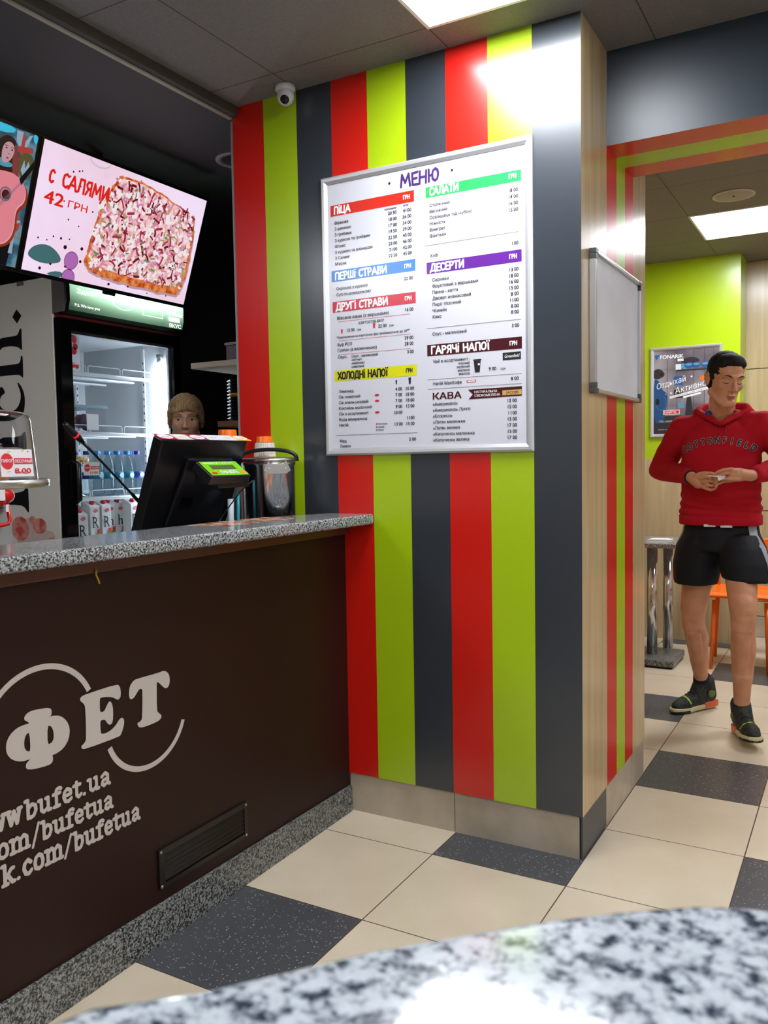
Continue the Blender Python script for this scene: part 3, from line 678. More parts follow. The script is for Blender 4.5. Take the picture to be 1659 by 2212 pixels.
def pizza(b, M, w, h):
    rn = random.Random(4)
    bg = em('screen_marble', (226, 200, 226), 1.0)
    c = ramp(bg, noise_tex(bg, 3.0, 4), [(.3, rgb(226, 196, 214)), (.7, rgb(232, 214, 238))]); L(bg, c, BS(bg).inputs['Emission Color'])
    rect(b, M, bg, 0, 0, w, h, .0)
    crust = em('screen_crust', (206, 92, 40), .85); c = ramp(crust, noise_tex(crust, 45, 4), [(.35, rgb(180, 60, 24)), (.65, rgb(236, 148, 84))]); L(crust, c, BS(crust).inputs['Emission Color'])
    ch = em('screen_cheese', (226, 190, 190), 1.0); c = ramp(ch, noise_tex(ch, 38, 5), [(.32, rgb(190, 120, 110)), (.5, rgb(226, 180, 184)), (.68, rgb(236, 226, 220))]); L(ch, c, BS(ch).inputs['Emission Color'])
    out = [(.46, .985), (.62, .975), (.80, .90), (.935, .86), (.965, .62), (.975, .35), (.955, .14), (.93, .075), (.80, .06), (.60, .07), (.43, .09), (.345, .12), (.315, .17), (.325, .30), (.33, .50), (.36, .72), (.40, .90), (.42, .965)]
    # scalloped outline
    P = []
    for i in range(len(out)):
        a = Vector(out[i]); c2 = Vector(out[(i+1)%len(out)])
        for k in range(5): p = a.lerp(c2, k/5); P.append((p.x*w+rn.uniform(-.004, .004), p.y*h*.97+rn.uniform(-.004, .004)))
    sh = em('screen_soft_shadow', (190, 160, 176), .8)
    flat(b, M, sh, [(x+.006, y-.010) for x, y in P], .0003); flat(b, M, crust, P, .0006)
    cx, cy = .655*w, .52*h
    flat(b, M, ch, [(cx+(x-cx)*.94, cy+.012+(y-cy)*.90) for x, y in P], .0009)
    top = [em('screen_ham', (166, 50, 74), .8), em('screen_ham_dark', (120, 20, 40), .75), em('screen_pepper', (166, 150, 84), .9), em('screen_green', (116, 130, 110), .85), em('screen_cheese_white', (226, 218, 222), 1.0), em('screen_pink', (206, 130, 168), .9)]
    n = 0
    for k in range(760):
        x = rn.uniform(.34, .955); y = rn.uniform(.14, .93)
        if y > .95-(x-.45)*.18 or (x < .42 and y > .72+(x-.34)*3) : continue
        m = rn.choices(top, [15, 9, 9, 9, 34, 26])[0]; a = rn.uniform(0, pi)
        if m in top[:2]: l, t_ = rn.uniform(.008, .022), rn.uniform(.003, .0055)
        elif m is top[4]: l, t_ = rn.uniform(.005, .014), rn.uniform(.004, .009)
        else: l, t_ = rn.uniform(.006, .014), rn.uniform(.002, .005)
        n += 1; cu = rn.uniform(-.5, .5); pts = []
        for j in range(7): f = j/6-.5; pts.append((f*2*l, cu*(.25-f*f)*l*2+t_))
        for j in range(6, -1, -1): f = j/6-.5; pts.append((f*2*l, cu*(.25-f*f)*l*2-t_))
        flat(b, M, m, [(x*w+p[0]*cos(a)-p[1]*sin(a), y*h*.97+p[0]*sin(a)+p[1]*cos(a)) for p in pts], .001+n*1e-6)
    pc = em('screen_peppercorn', (60, 14, 40), .6); on = em('screen_onion', (170, 104, 176), .9); on2 = em('screen_onion_ring', (120, 30, 90), .7); lf = em('screen_leaf', (70, 112, 116), .8)
    for (x, y, r) in ((.17, .84, .006), (.20, .86, .006), (.215, .87, .005), (.16, .80, .005), (.22, .75, .006), (.15, .60, .005), (.19, .47, .006), (.17, .31, .008), (.215, .32, .005), (.13, .31, .006), (.25, .44, .005), (.10, .27, .005), (.055, .27, .006), (.29, .27, .011), (.20, .25, .013), (.295, .165, .010), (.22, .10, .010), (.09, .04, .010), (.14, .09, .008), (.48, .035, .010), (.60, .05, .007), (.86, .045, .006), (.92, .08, .006), (.73, .03, .005), (.31, .585, .006), (.55, .96, .004), (.35, .63, .005)):
        disc(b, M, pc, x*w, y*h, r*.62, z=.0005)
    flat(b, M, lf, smooth_poly([(.01*w, .13*h), (.05*w, .22*h), (.13*w, .24*h), (.21*w, .13*h), (.12*w, .08*h), (.05*w, .09*h)], 2), .0004)
    flat(b, M, lf, smooth_poly([(.12*w, .0), (.16*w, .04*h), (.21*w, .05*h), (.22*w, .0)], 1), .0004)
    for x, y, r in ((.245, .155, .046), (.245, .0, .044)):
        pts = [(x*w+(r*.72+.0012*(k % 2))*cos(2*pi*k/40), y*h+r*.78*sin(2*pi*k/40)+(.0 if y else .006)) for k in range(40)]
        pts = [(p, max(q, 0)) for p, q in pts]
        flat(b, M, on2, pts, .0006); flat(b, M, on, [(x*w+(p-x*w)*.93, max(0, y*h+(q-y*h)*.93)) for p, q in pts], .0007)
    gl = em('screen_salt_cellar', (200, 190, 206), .9)
    flat(b, M, gl, arc(.30*w, 1.0*h, .055, .030, 190, 350, .006, .006, 16), .0005); disc(b, M, em('screen_salt', (226, 200, 214), .95), .345*w, .90*h, .014, .012, .0005)
    rd = em('screen_red', (214, 34, 24), .95)
    M2 = M
    brush(b, M2, rd, 'С', .053*w, .708*h, .044, width=.024, t=.22, z=.0019, jit=.03); brush(b, M2, rd, 'САЛЯМИ', .120*w, .700*h, .050, width=.262*w, t=.20, z=.0019, jit=.05, seed=2)
    put_text(b, M2, rd, '42', .048*w, .548*h, .048, .05, .0019, width=.098*w); put_text(b, M2, rd, 'ГРН', .172*w, .562*h, .027, .03, .0019, width=.105*w)
def guitar(b, M, w, h):
    # only the right hand part of this screen is in the photograph
    bg = em('screen_blue', (60, 120, 170), .8)
    c = ramp(bg, noise_tex(bg, 14, 4), [(.3, rgb(60, 56, 50)), (.45, rgb(54, 90, 110)), (.6, rgb(96, 150, 170)), (.75, rgb(140, 96, 60))]); L(bg, c, BS(bg).inputs['Emission Color'])
    rect(b, M, bg, 0, 0, w, h, 0)
    S = lambda P, it=2: [(x*w, y*h) for x, y in (smooth_poly(P, it) if it else P)]
    dk = em('screen_dark', (18, 18, 28), .6); ol = em('screen_olive', (104, 96, 60), .6); rd = em('screen_rust', (176, 66, 60), .75); wt = em('screen_pale', (150, 176, 196), .75); sky = em('screen_sky', (60, 180, 214), .9)
    flat(b, M, sky, S([(.78, .93), (.78, 1.0), (.90, 1.0), (.885, .95)], 1), .0002); flat(b, M, sky, S([(.985, .94), (.975, 1.0), (1.0, 1.0), (1.0, .94)], 1), .0002)
    flat(b, M, ol, S([(.93, .72), (.925, .84), (.96, .86), (1.0, .84), (1.0, .70), (.96, .64)]), .0003)
    flat(b, M, wt, S([(.905, .92), (.90, .99), (.93, .99), (.94, .91), (.96, .98), (.975, .99), (.955, .88), (.925, .86)], 0), .0003)
    flat(b, M, wt, S([(.945, .72), (.955, .80), (.965, .74), (.975, .80), (.985, .76), (.965, .67)], 0), .00035)
    flat(b, M, rd, S([(.915, .84), (.92, .885), (.985, .90), (.99, .865)], 0), .0005); flat(b, M, rd, S([(.928, .83), (.945, .83), (.945, .97), (.930, .98)], 0), .0005)
    flat(b, M, dk, S([(.80, .0), (.80, .40), (.93, .42), (.955, .30), (.96, .12), (.955, .0)], 0), .0003)
    flat(b, M, rd, S([(.955, .26), (.955, .36), (.985, .38), (.985, .28)], 1), .0004); flat(b, M, wt, S([(.952, .10), (.962, .27), (.968, .27), (.972, .10)], 0), .0004); flat(b, M, wt, S([(.96, .33), (.96, .35), (.985, .36), (.985, .34)], 0), .00045)
    hair = em('screen_hair', (50, 34, 30), .6); face = em('screen_face', (196, 150, 160), .8); jk = em('screen_jacket', (60, 26, 24), .6); hair2 = em('screen_hair_red', (140, 66, 60), .65); shirt = em('screen_shirt', (80, 150, 176), .8)
    flat(b, M, jk, S([(.80, .58), (.80, .76), (.87, .75), (.925, .70), (.935, .60), (.90, .56)]), .0006)
    flat(b, M, hair, S([(.815, .70), (.82, .86), (.85, .925), (.88, .935), (.905, .91), (.918, .84), (.92, .72), (.90, .70), (.85, .72)]), .0008)
    flat(b, M, hair2, S([(.905, .90), (.922, .83), (.945, .64), (.955, .58), (.935, .575), (.915, .65), (.90, .76), (.898, .85)]), .0009)
    flat(b, M, shirt, S([(.82, .72), (.83, .77), (.87, .755), (.905, .745), (.905, .72), (.87, .705)], 1), .00085)
    flat(b, M, face, S([(.855, .74), (.848, .80), (.852, .86), (.872, .895), (.897, .88), (.905, .83), (.895, .77), (.875, .735)]), .001)
    for x, z in ((.866, .842), (.892, .838)): disc(b, M, dk, x*w, z*h, .0042, .0022, .0013); rect(b, M, hair, (x-.008)*w, (z+.014)*h, (x+.008)*w, (z+.018)*h, .0013)
    disc(b, M, em('screen_lips', (150, 60, 80), .7), .877*w, .775*h, .005, .003, .0013); disc(b, M, hair2, .880*w, .805*h, .0025, .0018, .0013)
    gb = em('screen_guitar', (222, 130, 142), .85); gs = em('screen_guitar_side', (160, 56, 30), .7); gk = em('screen_guitar_hole', (84, 30, 32), .6); gr = em('screen_rosette', (120, 110, 130), .7); gl = em('screen_guitar_line', (236, 180, 190), .8)
    body = [(.78, .10), (.78, .66), (.85, .675), (.905, .685), (.935, .67), (.965, .64), (.985, .585), (.985, .50), (.958, .45), (.952, .40), (.958, .30), (.950, .22), (.925, .165), (.88, .14), (.82, .12)]
    flat(b, M, gs, [(min(x+.014*w, w), max(y-.020*h, 0)) for x, y in S(body)], .0014); flat(b, M, gl, [(x+.003, y-.003) for x, y in S(body)], .00150); flat(b, M, gb, S(body), .0016)
    disc(b, M, gr, .895*w, .520*h, .024, .026, .0018); disc(b, M, gb, .895*w, .520*h, .0185, .020, .0019); disc(b, M, gk, .897*w, .517*h, .0165, .0175, .0020)
    for k in range(3): flat(b, M, gr, [((.84+k*.006)*w, .36*h), ((.842+k*.006)*w, .36*h), ((.962+k*.004)*w, .655*h), ((.960+k*.004)*w, .655*h)], .0021+.0001*k)
    flat(b, M, dk, S([(.945, .655), (.958, .615), (1.0, .76), (1.0, .82)], 0), .0026)
tv(.188, 'television showing a square pizza with salami and red price lettering', pizza)
tv(-.722, 'television at the left edge showing a person with a pink guitar', guitar)

# ------------------------------------------------------------------ drinks fridge
fr = thing('drinks_fridge', 'tall glass-door drinks fridge with grey side and lit green header', 'fridge', (-2.1, .87, 0))
M_fside = mat('fridge_grey_side', (204, 196, 188), .38); M_fin = mat('fridge_liner', (196, 200, 202), .5)
FX0, FX1, FY0, FY1, FZ = -2.45, -1.805, .51, 1.245, 2.105
b = MB()
b.box((FX0, FY0, .05), (FX1, FY0+.03, FZ), M_fside); b.box((FX0, FY1-.03, .05), (FX1, FY1, FZ), M_fside)
b.box((FX0, FY0+.03, .05), (FX0+.03, FY1-.03, FZ), M_fside); b.box((FX0, FY0+.03, FZ-.03), (FX1, FY1-.03, FZ), M_fside)
b.box((FX0, FY0+.03, .05), (FX1, FY1-.03, .12), M_fside)
child_of(b.build('cabinet', bevel=.003), fr)
b = MB(); x0 = FX0+.03
b.box((x0, FY0+.03, .12), (x0+.01, FY1-.03, 1.93), M_fin); b.box((x0, FY0+.03, .12), (FX1-.002, FY0+.045, 1.93), M_fin); b.box((x0, FY1-.045, .12), (FX1-.002, FY1-.03, 1.93), M_fin); b.box((x0, FY0+.03, 1.90), (FX1-.002, FY1-.03, 1.93), M_fin)
b.box((x0, FY0+.03, .12), (FX1-.002, FY1-.03, .14), M_fin)
child_of(b.build('liner'), fr)
# side lettering
SM = frame_m((0, FY0-.0008, 0), (1, 0, 0), (0, 0, 1))
b = MB(); M_ink = mat('fridge_black_letters', (16, 14, 18), .4)
h1=[(-2.187,1.849),(-2.155,1.871),(-2.109,1.873),(-2.064,1.873),(-2.034,1.875),(-2.017,1.903),(-2.005,1.902),(-2.008,1.854),(-2.007,1.808),(-2.017,1.811),(-2.030,1.823),(-2.067,1.830),(-2.112,1.832),(-2.139,1.830),(-2.159,1.817),(-2.191,1.790)]
h2=[(-2.30,1.747),(-2.117,1.750),(-2.042,1.750),(-2.023,1.758),(-2.018,1.784),(-2.006,1.784),(-2.006,1.733),(-2.009,1.682),(-2.020,1.695),(-2.041,1.704),(-2.120,1.704),(-2.30,1.702)]
c_=[(-2.051,1.668),(-2.043,1.670),(-2.019,1.646),(-2.003,1.612),(-2.003,1.573),(-2.015,1.532),(-2.034,1.521),(-2.096,1.503),(-2.164,1.501),(-2.210,1.508),(-2.222,1.573),(-2.202,1.632),(-2.169,1.655),(-2.150,1.656),(-2.134,1.628),(-2.149,1.622),(-2.164,1.615),(-2.173,1.596),(-2.175,1.571),(-2.146,1.552),(-2.093,1.543),(-2.054,1.558),(-2.032,1.589),(-2.028,1.623)]
R_=[(-2.20,1.171),(-2.041,1.184),(-2.021,1.206),(-2.006,1.209),(-2.006,1.147),(-2.006,1.093),(-2.017,1.095),(-2.034,1.117),(-2.067,1.127),(-2.20,1.126)]
i1=[(-2.20,1.43),(-2.041,1.43),(-2.021,1.45),(-2.006,1.45),(-2.006,1.36),(-2.021,1.36),(-2.041,1.385),(-2.20,1.385)]
for q in (h1, h2, c_, R_, i1): filled(b, SM, M_ink, [q], .0002, 1)
filled(b, SM, M_ink, [[(-2.064, 1.957), (-2.034, 1.988), (-2.003, 1.957), (-2.034, 1.926)]], .0002, 0)
child_of(b.build('side_lettering'), fr); b = MB()
rect(b, SM, mat('grey_sticker', (96, 92, 90), .5), -2.026, 2.086, -1.98, 2.105, .0002)
child_of(b.build('barcode_sticker'), fr); b = MB()
# strawberry picture low on the side
M_sb = mat('printed_strawberry', (170, 70, 66), .45); cc = ramp(M_sb, noise_tex(M_sb, 22, 3), [(.4, rgb(176, 70, 66)), (.6, rgb(196, 136, 122))]); L(M_sb, cc, BS(M_sb).inputs['Base Color'])
M_sb2 = mat('printed_splash', (184, 164, 156), .45)
for x, z, rx, rz_, m in ((-2.07, 1.02, .06, .055, M_sb), (-2.00, .985, .06, .05, M_sb2), (-1.94, 1.035, .045, .035, M_sb), (-1.90, .99, .06, .028, M_sb2), (-2.01, 1.045, .03, .025, M_sb2), (-1.985, 1.06, .022, .018, M_sb), (-2.05, .97, .045, .04, M_sb2), (-1.865, .975, .02, .012, M_sb)):
    disc(b, SM, m, x, z, rx, rz_, .0003+.0003*(m is M_sb)+x*1e-3*.05+.0001)
child_of(b.build('side_print'), fr)
# header box
b = MB()
prof = [(-1.805, 1.948), (-1.742, 1.953), (-1.728, 2.0), (-1.727, 2.06), (-1.742, 2.135), (-1.805, 2.14)]
HM = Matrix(((1, 0, 0, 0), (0, 0, 1, 0), (0, 1, 0, 0), (0, 0, 0, 1)))
def xz_prism(b, prof, y0, y1, m):
    n = len(prof); v = [(p[0], y0, p[1]) for p in prof]+[(p[0], y1, p[1]) for p in prof]
    b.add(v, [list(range(n)), list(range(n, 2*n))[::-1]]+[(i, n+i, n+(i+1)%n, (i+1)%n) for i in range(n)], m)
xz_prism(b, prof, FY0, FY0+.012, mat('header_end_grey', (92, 88, 86), .4)); xz_prism(b, prof, FY0+.012, FY0+.03, M_blackg); xz_prism(b, prof, FY1-.012, FY1+.005, M_blackg)
b.box((-1.805, FY0+.03, 1.95), (-1.775, FY1-.012, 2.138), M_black)
child_of(b.build('header_housing'), fr)
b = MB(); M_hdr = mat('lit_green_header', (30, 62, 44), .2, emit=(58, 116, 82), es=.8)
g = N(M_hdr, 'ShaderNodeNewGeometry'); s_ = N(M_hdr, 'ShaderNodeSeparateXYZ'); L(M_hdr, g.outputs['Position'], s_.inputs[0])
# tube glow painted into the film's emission: brightest along a narrow line
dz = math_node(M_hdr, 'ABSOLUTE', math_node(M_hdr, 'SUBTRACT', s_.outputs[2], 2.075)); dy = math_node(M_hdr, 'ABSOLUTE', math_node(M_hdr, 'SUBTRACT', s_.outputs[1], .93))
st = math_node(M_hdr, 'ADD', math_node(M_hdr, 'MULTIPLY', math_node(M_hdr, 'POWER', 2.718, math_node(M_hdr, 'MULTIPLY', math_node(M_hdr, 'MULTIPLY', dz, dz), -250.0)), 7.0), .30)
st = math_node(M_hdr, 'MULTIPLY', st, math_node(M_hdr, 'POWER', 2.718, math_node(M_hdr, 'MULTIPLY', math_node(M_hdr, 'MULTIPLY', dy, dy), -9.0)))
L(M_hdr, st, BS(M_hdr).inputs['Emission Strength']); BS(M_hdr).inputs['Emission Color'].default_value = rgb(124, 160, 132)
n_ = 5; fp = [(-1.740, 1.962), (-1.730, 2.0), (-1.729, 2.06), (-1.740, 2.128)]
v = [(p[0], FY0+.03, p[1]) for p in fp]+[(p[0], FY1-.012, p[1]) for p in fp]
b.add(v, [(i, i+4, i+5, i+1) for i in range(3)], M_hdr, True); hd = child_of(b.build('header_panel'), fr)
b = MB(); M_hw = mat('header_white_print', (220, 230, 220), .4, emit=(215, 235, 220), es=2.2); HF = frame_m((-1.7245, 0, 0), (0, 1, 0), (0, 0, 1))
put_text(b, HF, M_hw, 'Здесь вкусно есть', .575, 2.035, .020, .02, .0004, width=.36); put_text(b, HF, M_hw, 'P.S. We love you', .562, 1.978, .013, .01, .0004, width=.135)
flat(b, HF, M_hw, arc(.84, 2.05, .075, .05, 200, 340, .003, .003), .0004)
for a, c2 in (((.955, 1.995), (1.085, 1.998)), ((.955, 2.05), (1.085, 2.053)), ((.955, 1.995), (.958, 2.053)), ((1.082, 1.995), (1.085, 2.053))): rect(b, HF, M_hw, *a, *c2, .0004)
put_text(b, HF, M_hw, 'ВЫБОР', 1.115, 2.045, .020, .02, .0004, width=.1); put_text(b, HF, M_hw, 'ПОЛЬЗЫ', 1.118, 2.018, .022, .02, .0004, width=.1); rect(b, HF, M_hw, 1.125, 1.990, 1.20, 2.012, .0004); put_text(b, HF, M_hw, 'ВКУС', 1.128, 1.962, .019, .02, .0004, width=.08)
child_of(b.build('header_lettering'), fr)
child_of(MB().box((-1.805, FY0+.01, 1.930), (-1.782, FY1-.005, 1.947), mat('dark_red_strip', (84, 12, 16), .4)).build('header_trim'), fr)
# door
b = MB(); b.box((-1.80, FY0+.002, .10), (-1.765, FY0+.062, 1.93), M_blackg); b.box((-1.80, FY1-.052, .10), (-1.765, FY1-.002, 1.93), M_blackg); b.box((-1.80, FY0+.062, 1.880), (-1.765, FY1-.052, 1.93), M_blackg); b.box((-1.80, FY0+.062, .10), (-1.765, FY1-.052, .2), M_blackg)
door = child_of(b.build('door'), fr)
b = MB(); b.box((-1.803, FY0+.062, 1.872), (-1.79, FY1-.052, 1.882), M_alu); b.box((-1.803, FY1-.064, .2), (-1.79, FY1-.052, 1.875), M_alu); b.build('door_seal', door)
M_pane = mat('fridge_pane', (240, 246, 248), .02, trans=1, ior=1.0, spec=.25)
def thin_glass(name, tint=(1, 1, 1, 1), k=.10):
    m = bpy.data.materials.new(name); m.use_nodes = True; nt = m.node_tree; nt.nodes.clear()
    o = nt.nodes.new('ShaderNodeOutputMaterial'); mx = nt.nodes.new('ShaderNodeMixShader'); tr = nt.nodes.new('ShaderNodeBsdfTransparent'); gl = nt.nodes.new('ShaderNodeBsdfGlossy'); fz = nt.nodes.new('ShaderNodeLayerWeight')
    tr.inputs[0].default_value = tint; gl.inputs['Roughness'].default_value = .03; fz.inputs[0].default_value = .35
    ad = nt.nodes.new('ShaderNodeMath'); ad.operation = 'MULTIPLY'; ad.inputs[1].default_value = k*5; pw = nt.nodes.new('ShaderNodeMath'); pw.operation = 'POWER'; pw.inputs[1].default_value = 3.0
    nt.links.new(fz.outputs[1], pw.inputs[0]); nt.links.new(pw.outputs[0], ad.inputs[0]); nt.links.new(ad.outputs[0], mx.inputs[0]); nt.links.new(tr.outputs[0], mx.inputs[1]); nt.links.new(gl.outputs[0], mx.inputs[2]); nt.links.new(mx.outputs[0], o.inputs[0])
    return m
M_thin = thin_glass('door_glass', (.93, .95, .96, 1)); M_dome = thin_glass('clear_acrylic', (.93, .93, .95, 1), .3)
(MB().box((-1.795, FY0+.062, .2), (-1.790, FY1-.052, 1.88), M_thin).build('door_glass', door))
b = MB(); b.tube([(-1.766, FY0+.047, 1.315), (-1.735, FY0+.047, 1.305), (-1.732, FY0+.047, 1.15), (-1.766, FY0+.047, 1.135)], .012, M_black, 10); b.build('door_handle', door)
# lamp tube, shelf rails, wire shelves
M_tube = mat('fridge_tube_lit', (255, 255, 255), .3, emit=(234, 243, 255), es=44)
child_of(MB().tube([(-1.85, 1.178, .35), (-1.85, 1.178, 1.80)], .0125, M_tube, 12).build('lamp_tube'), fr)
b = MB(); b.tube([(-1.85, 1.178, 1.80), (-1.85, 1.178, 1.83)], .009, M_steel_r, 10); b.box((-1.86, 1.17, 1.83), (-1.84, 1.20, 1.845), M_grey); child_of(b.build('lamp_socket'), fr)
M_wire = mat('white_wire', (214, 220, 224), .35); M_rail = mat('white_slotted_rail', (216, 220, 224), .4)
for (x, y) in ((-2.39, .66), (-2.39, 1.12), (-1.98, 1.192)):
    b = MB(); b.box((x, y, .2), (x+.006, y+.014, 1.88), M_rail) if x < -2.2 else b.box((x, y, .2), (x+.014, y+.006, 1.88), M_rail)
    for k in range(40):
        z = .4+k*.036
        if x < -2.2: b.box((x+.0061, y+.004, z), (x+.0065, y+.010, z+.012), M_dark)
        else: b.box((x+.004, y-.0004, z), (x+.010, y-.0001, z+.012), M_dark)
    child_of(b.build('slotted_rail'), fr)
def wire_shelf(z, x0=-2.36, x1=-1.905):
    b = MB(); y0, y1 = FY0+.055, FY1-.06
    for x in (x0, (x0+x1)/2, x1): b.tube([(x, y0, z), (x, y1, z)], .0045, M_wire, 6)
    for k in range(34): y = y0+(y1-y0)*k/33; b.tube([(x0, y, z+.004), (x1, y, z+.004)], .0016, M_wire, 4)
    b.box((x1-.003, y0, z-.012), (x1+.004, y1, z+.001), M_wire); b.box((x0+.1, y0, z-.012), (x0+.13, y1, z-.004), M_wire); b.box((x0+.3, y0, z-.012), (x0+.33, y1, z-.004), M_wire)
    w = (y1-y0-.04)/3
    for k in range(3):
        a = y0+.005+k*(w+.015); c2 = a+w
        b.tube([(x1, a, z), (x1, a, z+.030), (x1, a+.008, z+.036), (x1, c2-.008, z+.036), (x1, c2, z+.030), (x1, c2, z)], .0024, M_wire, 6)
    child_of(b.build('wire_shelf'), fr)
for z in (1.722, 1.448, 1.146, .885): wire_shelf(z)
b = MB(); b.box((-2.4095, 1.03, 1.80), (-2.4085, 1.085, 1.835), M_black); b.box((-2.4095, 1.03, 1.765), (-2.4085, 1.075, 1.785), M_corner)
child_of(b.build('rating_sticker'), fr)

# carton on the top shelf
M_cart = mat('carton_white', (212, 212, 210), .45); M_capr = mat('red_cap', (206, 40, 44), .35); M_green_ = mat('printed_green', (110, 150, 60), .45)
def carton(x, y, z, letter, label, w=.055, h=.19, rz=0, grp='juice cartons on the bottom fridge shelf', style=0):
    t = thing('juice_carton', label, 'carton', (x, y, z), rz, grp)
    b = MB(); d = .06
    b.box((-d/2, -w/2, 0), (d/2, w/2, h-.028), M_cart); v = [(-d/2, -w/2, h-.028), (d/2, -w/2, h-.028), (d/2, w/2, h-.028), (-d/2, w/2, h-.028), (-d/2+.004, -w/2, h), (-d/2+.004, w/2, h)]
    b.add(v, [(1, 2, 5, 4), (0, 4, 5, 3), (0, 1, 4), (2, 3, 5)], M_cart); b.build('body', t, bevel=.0015)
    CM = frame_m((d/2+.0012, 0, 0), (0, 1, 0), (0, 0, 1)); b = MB()
    if style == 0:
        disc(b, CM, M_capr, .002, h-.049, .014, .008, .0003, a0=.12); put_text(b, CM, M_white, 'Rich', .002, h-.052, .006, .01, .0006, align='C', width=.016)
        # serif capital or small h, built from slabs
        zb = h-.128
        if letter == 'R':
            put_text(b, CM, M_ink, 'R', .0, zb, .054, .0, .0005, align='C', width=.034)
            for (a_, c2, z_) in ((-.021, -.006, 0), (.008, .021, 0), (-.021, -.006, .0485)): rect(b, CM, M_ink, a_, zb+z_, c2, zb+z_+.0028, .0005)
        else:
            put_text(b, CM, M_ink, 'h', .0, zb, .049, -.005, .0005, align='C', width=.026)
            for (a_, c2, z_) in ((-.018, -.006, 0), (.006, .018, 0), (-.018, -.006, .0475)): rect(b, CM, M_ink, a_, zb+z_, c2, zb+z_+.0028, .0005)
        flat(b, CM, M_green_, [(-.006, h-.165), (w/2-.002, h-.128), (w/2-.002, h-.165)], .0003); disc(b, CM, M_capr, w/2-.012, h-.145, .009, .012, .0006)
    else:
        for (yy, zz_, r) in ((.0, .15, .016), (.008, .12, .014), (-.004, .10, .018), (.006, .06, .013), (-.012, .035, .014), (.012, .03, .012)): disc(b, CM, M_capr, yy*.9, zz_, r*.9, r, .0003)
        rect(b, CM, M_cart, -.014, .045, .018, .075, .0005)
    b.build('print', t)
    MB().lathe([(.0, 0), (.012, 0), (.012, .014), (.010, .016), (.0001, .016)], M_capr, 16, Matrix.Translation((.006, 0, h-.018)) @ Matrix.Rotation(.55, 4, 'Y')).build('cap', t)
    return t
carton(-1.99, .752, 1.727, 'x', 'tall white carton with red fruit print on the top fridge shelf', .062, .19, 0, None, 1)
for (x, y, h, l, lb_, rz) in ((-1.925, .708, .212, 'R', 'lowest juice carton at the left end of the fridge row beside the door stile', -.05), (-1.99, .742, .235, 'h', 'shaded juice carton half hidden behind the leftmost carton', 0),
    (-1.925, .780, .245, 'R', 'white juice carton with letter R, third from the left in the row', .04), (-1.925, .848, .245, 'R', 'white juice carton with letter R beside the shaded h cartons', .04),
    (-1.98, .925, .245, 'h', 'shaded juice carton with letter h, left one of the two', 0), (-1.98, .985, .245, 'h', 'shaded juice carton with letter h, right one of the two', 0), (-1.925, 1.030, .245, 'R', 'white juice carton with letter R nearest the till', .03)):
    carton(x, y, .8905, l, lb_, .058, h, rz)
# water bottles
M_pet = thin_glass('bottle_plastic', (.86, .93, .95, 1), .2); M_cap1 = mat('light_blue_cap', (48, 140, 206), .35); M_cap2 = mat('dark_blue_cap', (34, 54, 140), .35)
M_lab1 = mat('teal_bottle_label', (40, 130, 160), .35); M_lab2 = mat('blue_bottle_label', (40, 66, 150), .35); M_labw = mat('label_white', (206, 216, 220), .4)
def bottle(cap, lab, label, loc_):
    t = thing('water_bottle', label, 'bottle', loc_, 0, 'water bottles on the fridge shelf')
    MB().lathe([(.001, .004), (.024, .0), (.030, .006), (.031, .02), (.029, .05), (.031, .08), (.031, .115), (.030, .14), (.026, .165), (.016, .19), (.0125, .196), (.0125, .206)], M_pet, 24).build('body', t)
    MB().lathe([(.0001, .198), (.0148, .198), (.0148, .214), (.013, .216), (.0001, .216)], cap, 20).build('cap', t)
    b = MB(); b.lathe([(.0316, .082), (.0316, .114)], lab, 28)
    CM = frame_m((.0324, 0, 0), (0, 1, 0), (0, 0, 1)); disc(b, CM, M_labw, 0, .098, .014, .0095, .0003); put_text(b, CM, lab, 'БОНАКВА' if False else 'BonAqua', 0, .0955, .005, .01, .0006, align='C', width=.02)
    b.build('label', t); return t
bA = bottle(M_cap1, M_lab1, 'x', (0, 0, 0)); bB = bottle(M_cap2, M_lab2, 'x', (0, 0, 0)); usedA = usedB = False
front = [(.848, 0), (.915, 0), (.975, 0), (1.040, 0), (1.108, 1)]; back = [(.735, 1), (.80, 1), (.87, 1), (.94, 0), (1.01, 1), (1.075, 1), (1.15, 1)]
names = {0: 'front row', 1: 'back row'}
for r, (X, row) in enumerate(((-1.95, front), (-2.042, back))):
    for k, (y, d) in enumerate(row):
        if d == 0: o = bA if not usedA else copy_thing(bA); usedA = True
        else: o = bB if not usedB else copy_thing(bB); usedB = True
        o.location = (X, y, 1.151)
        o['label'] = '%s-capped water bottle, %s from the left in the %s on the fridge shelf' % (('light blue', 'dark blue')[d], ('first', 'second', 'third', 'fourth', 'fifth', 'sixth', 'seventh')[k], ('front row', 'back row')[r])
# food tub and paper note on the second shelf
t = thing('food_tub', 'clear plastic tub with pinkish food on the second fridge shelf', 'tub', (-2.04, .78, 1.4535))
b = MB(); b.box((-.11, -.13, 0), (.10, .13, .115), M_dome); t_o = b.build('tub', t, bevel=.006)
MB().box((-.115, -.136, .112), (.105, .136, .126), mat('tub_lid_blue', (120, 150, 160), .35)).build('lid', t, bevel=.004)
b = MB(); M_pk = mat('pink_food', (176, 130, 132), .6); M_pk2 = mat('dark_food', (92, 72, 84), .6)
for k in range(9):
    r_ = random.Random(k+40); b.ball((r_.uniform(-.05, .06), -.09+.022*k, .04+r_.uniform(0, .035)), (r_.uniform(.025, .035), r_.uniform(.02, .03), .035), M_pk if k % 2 else M_pk2, n=12)
b.build('food', t)
tag(MB().box((-1.896, .752, 1.462), (-1.893, .82, 1.535), M_paper).build('paper_note'), 'small white paper note leaning on the rail of the second fridge shelf', 'note')
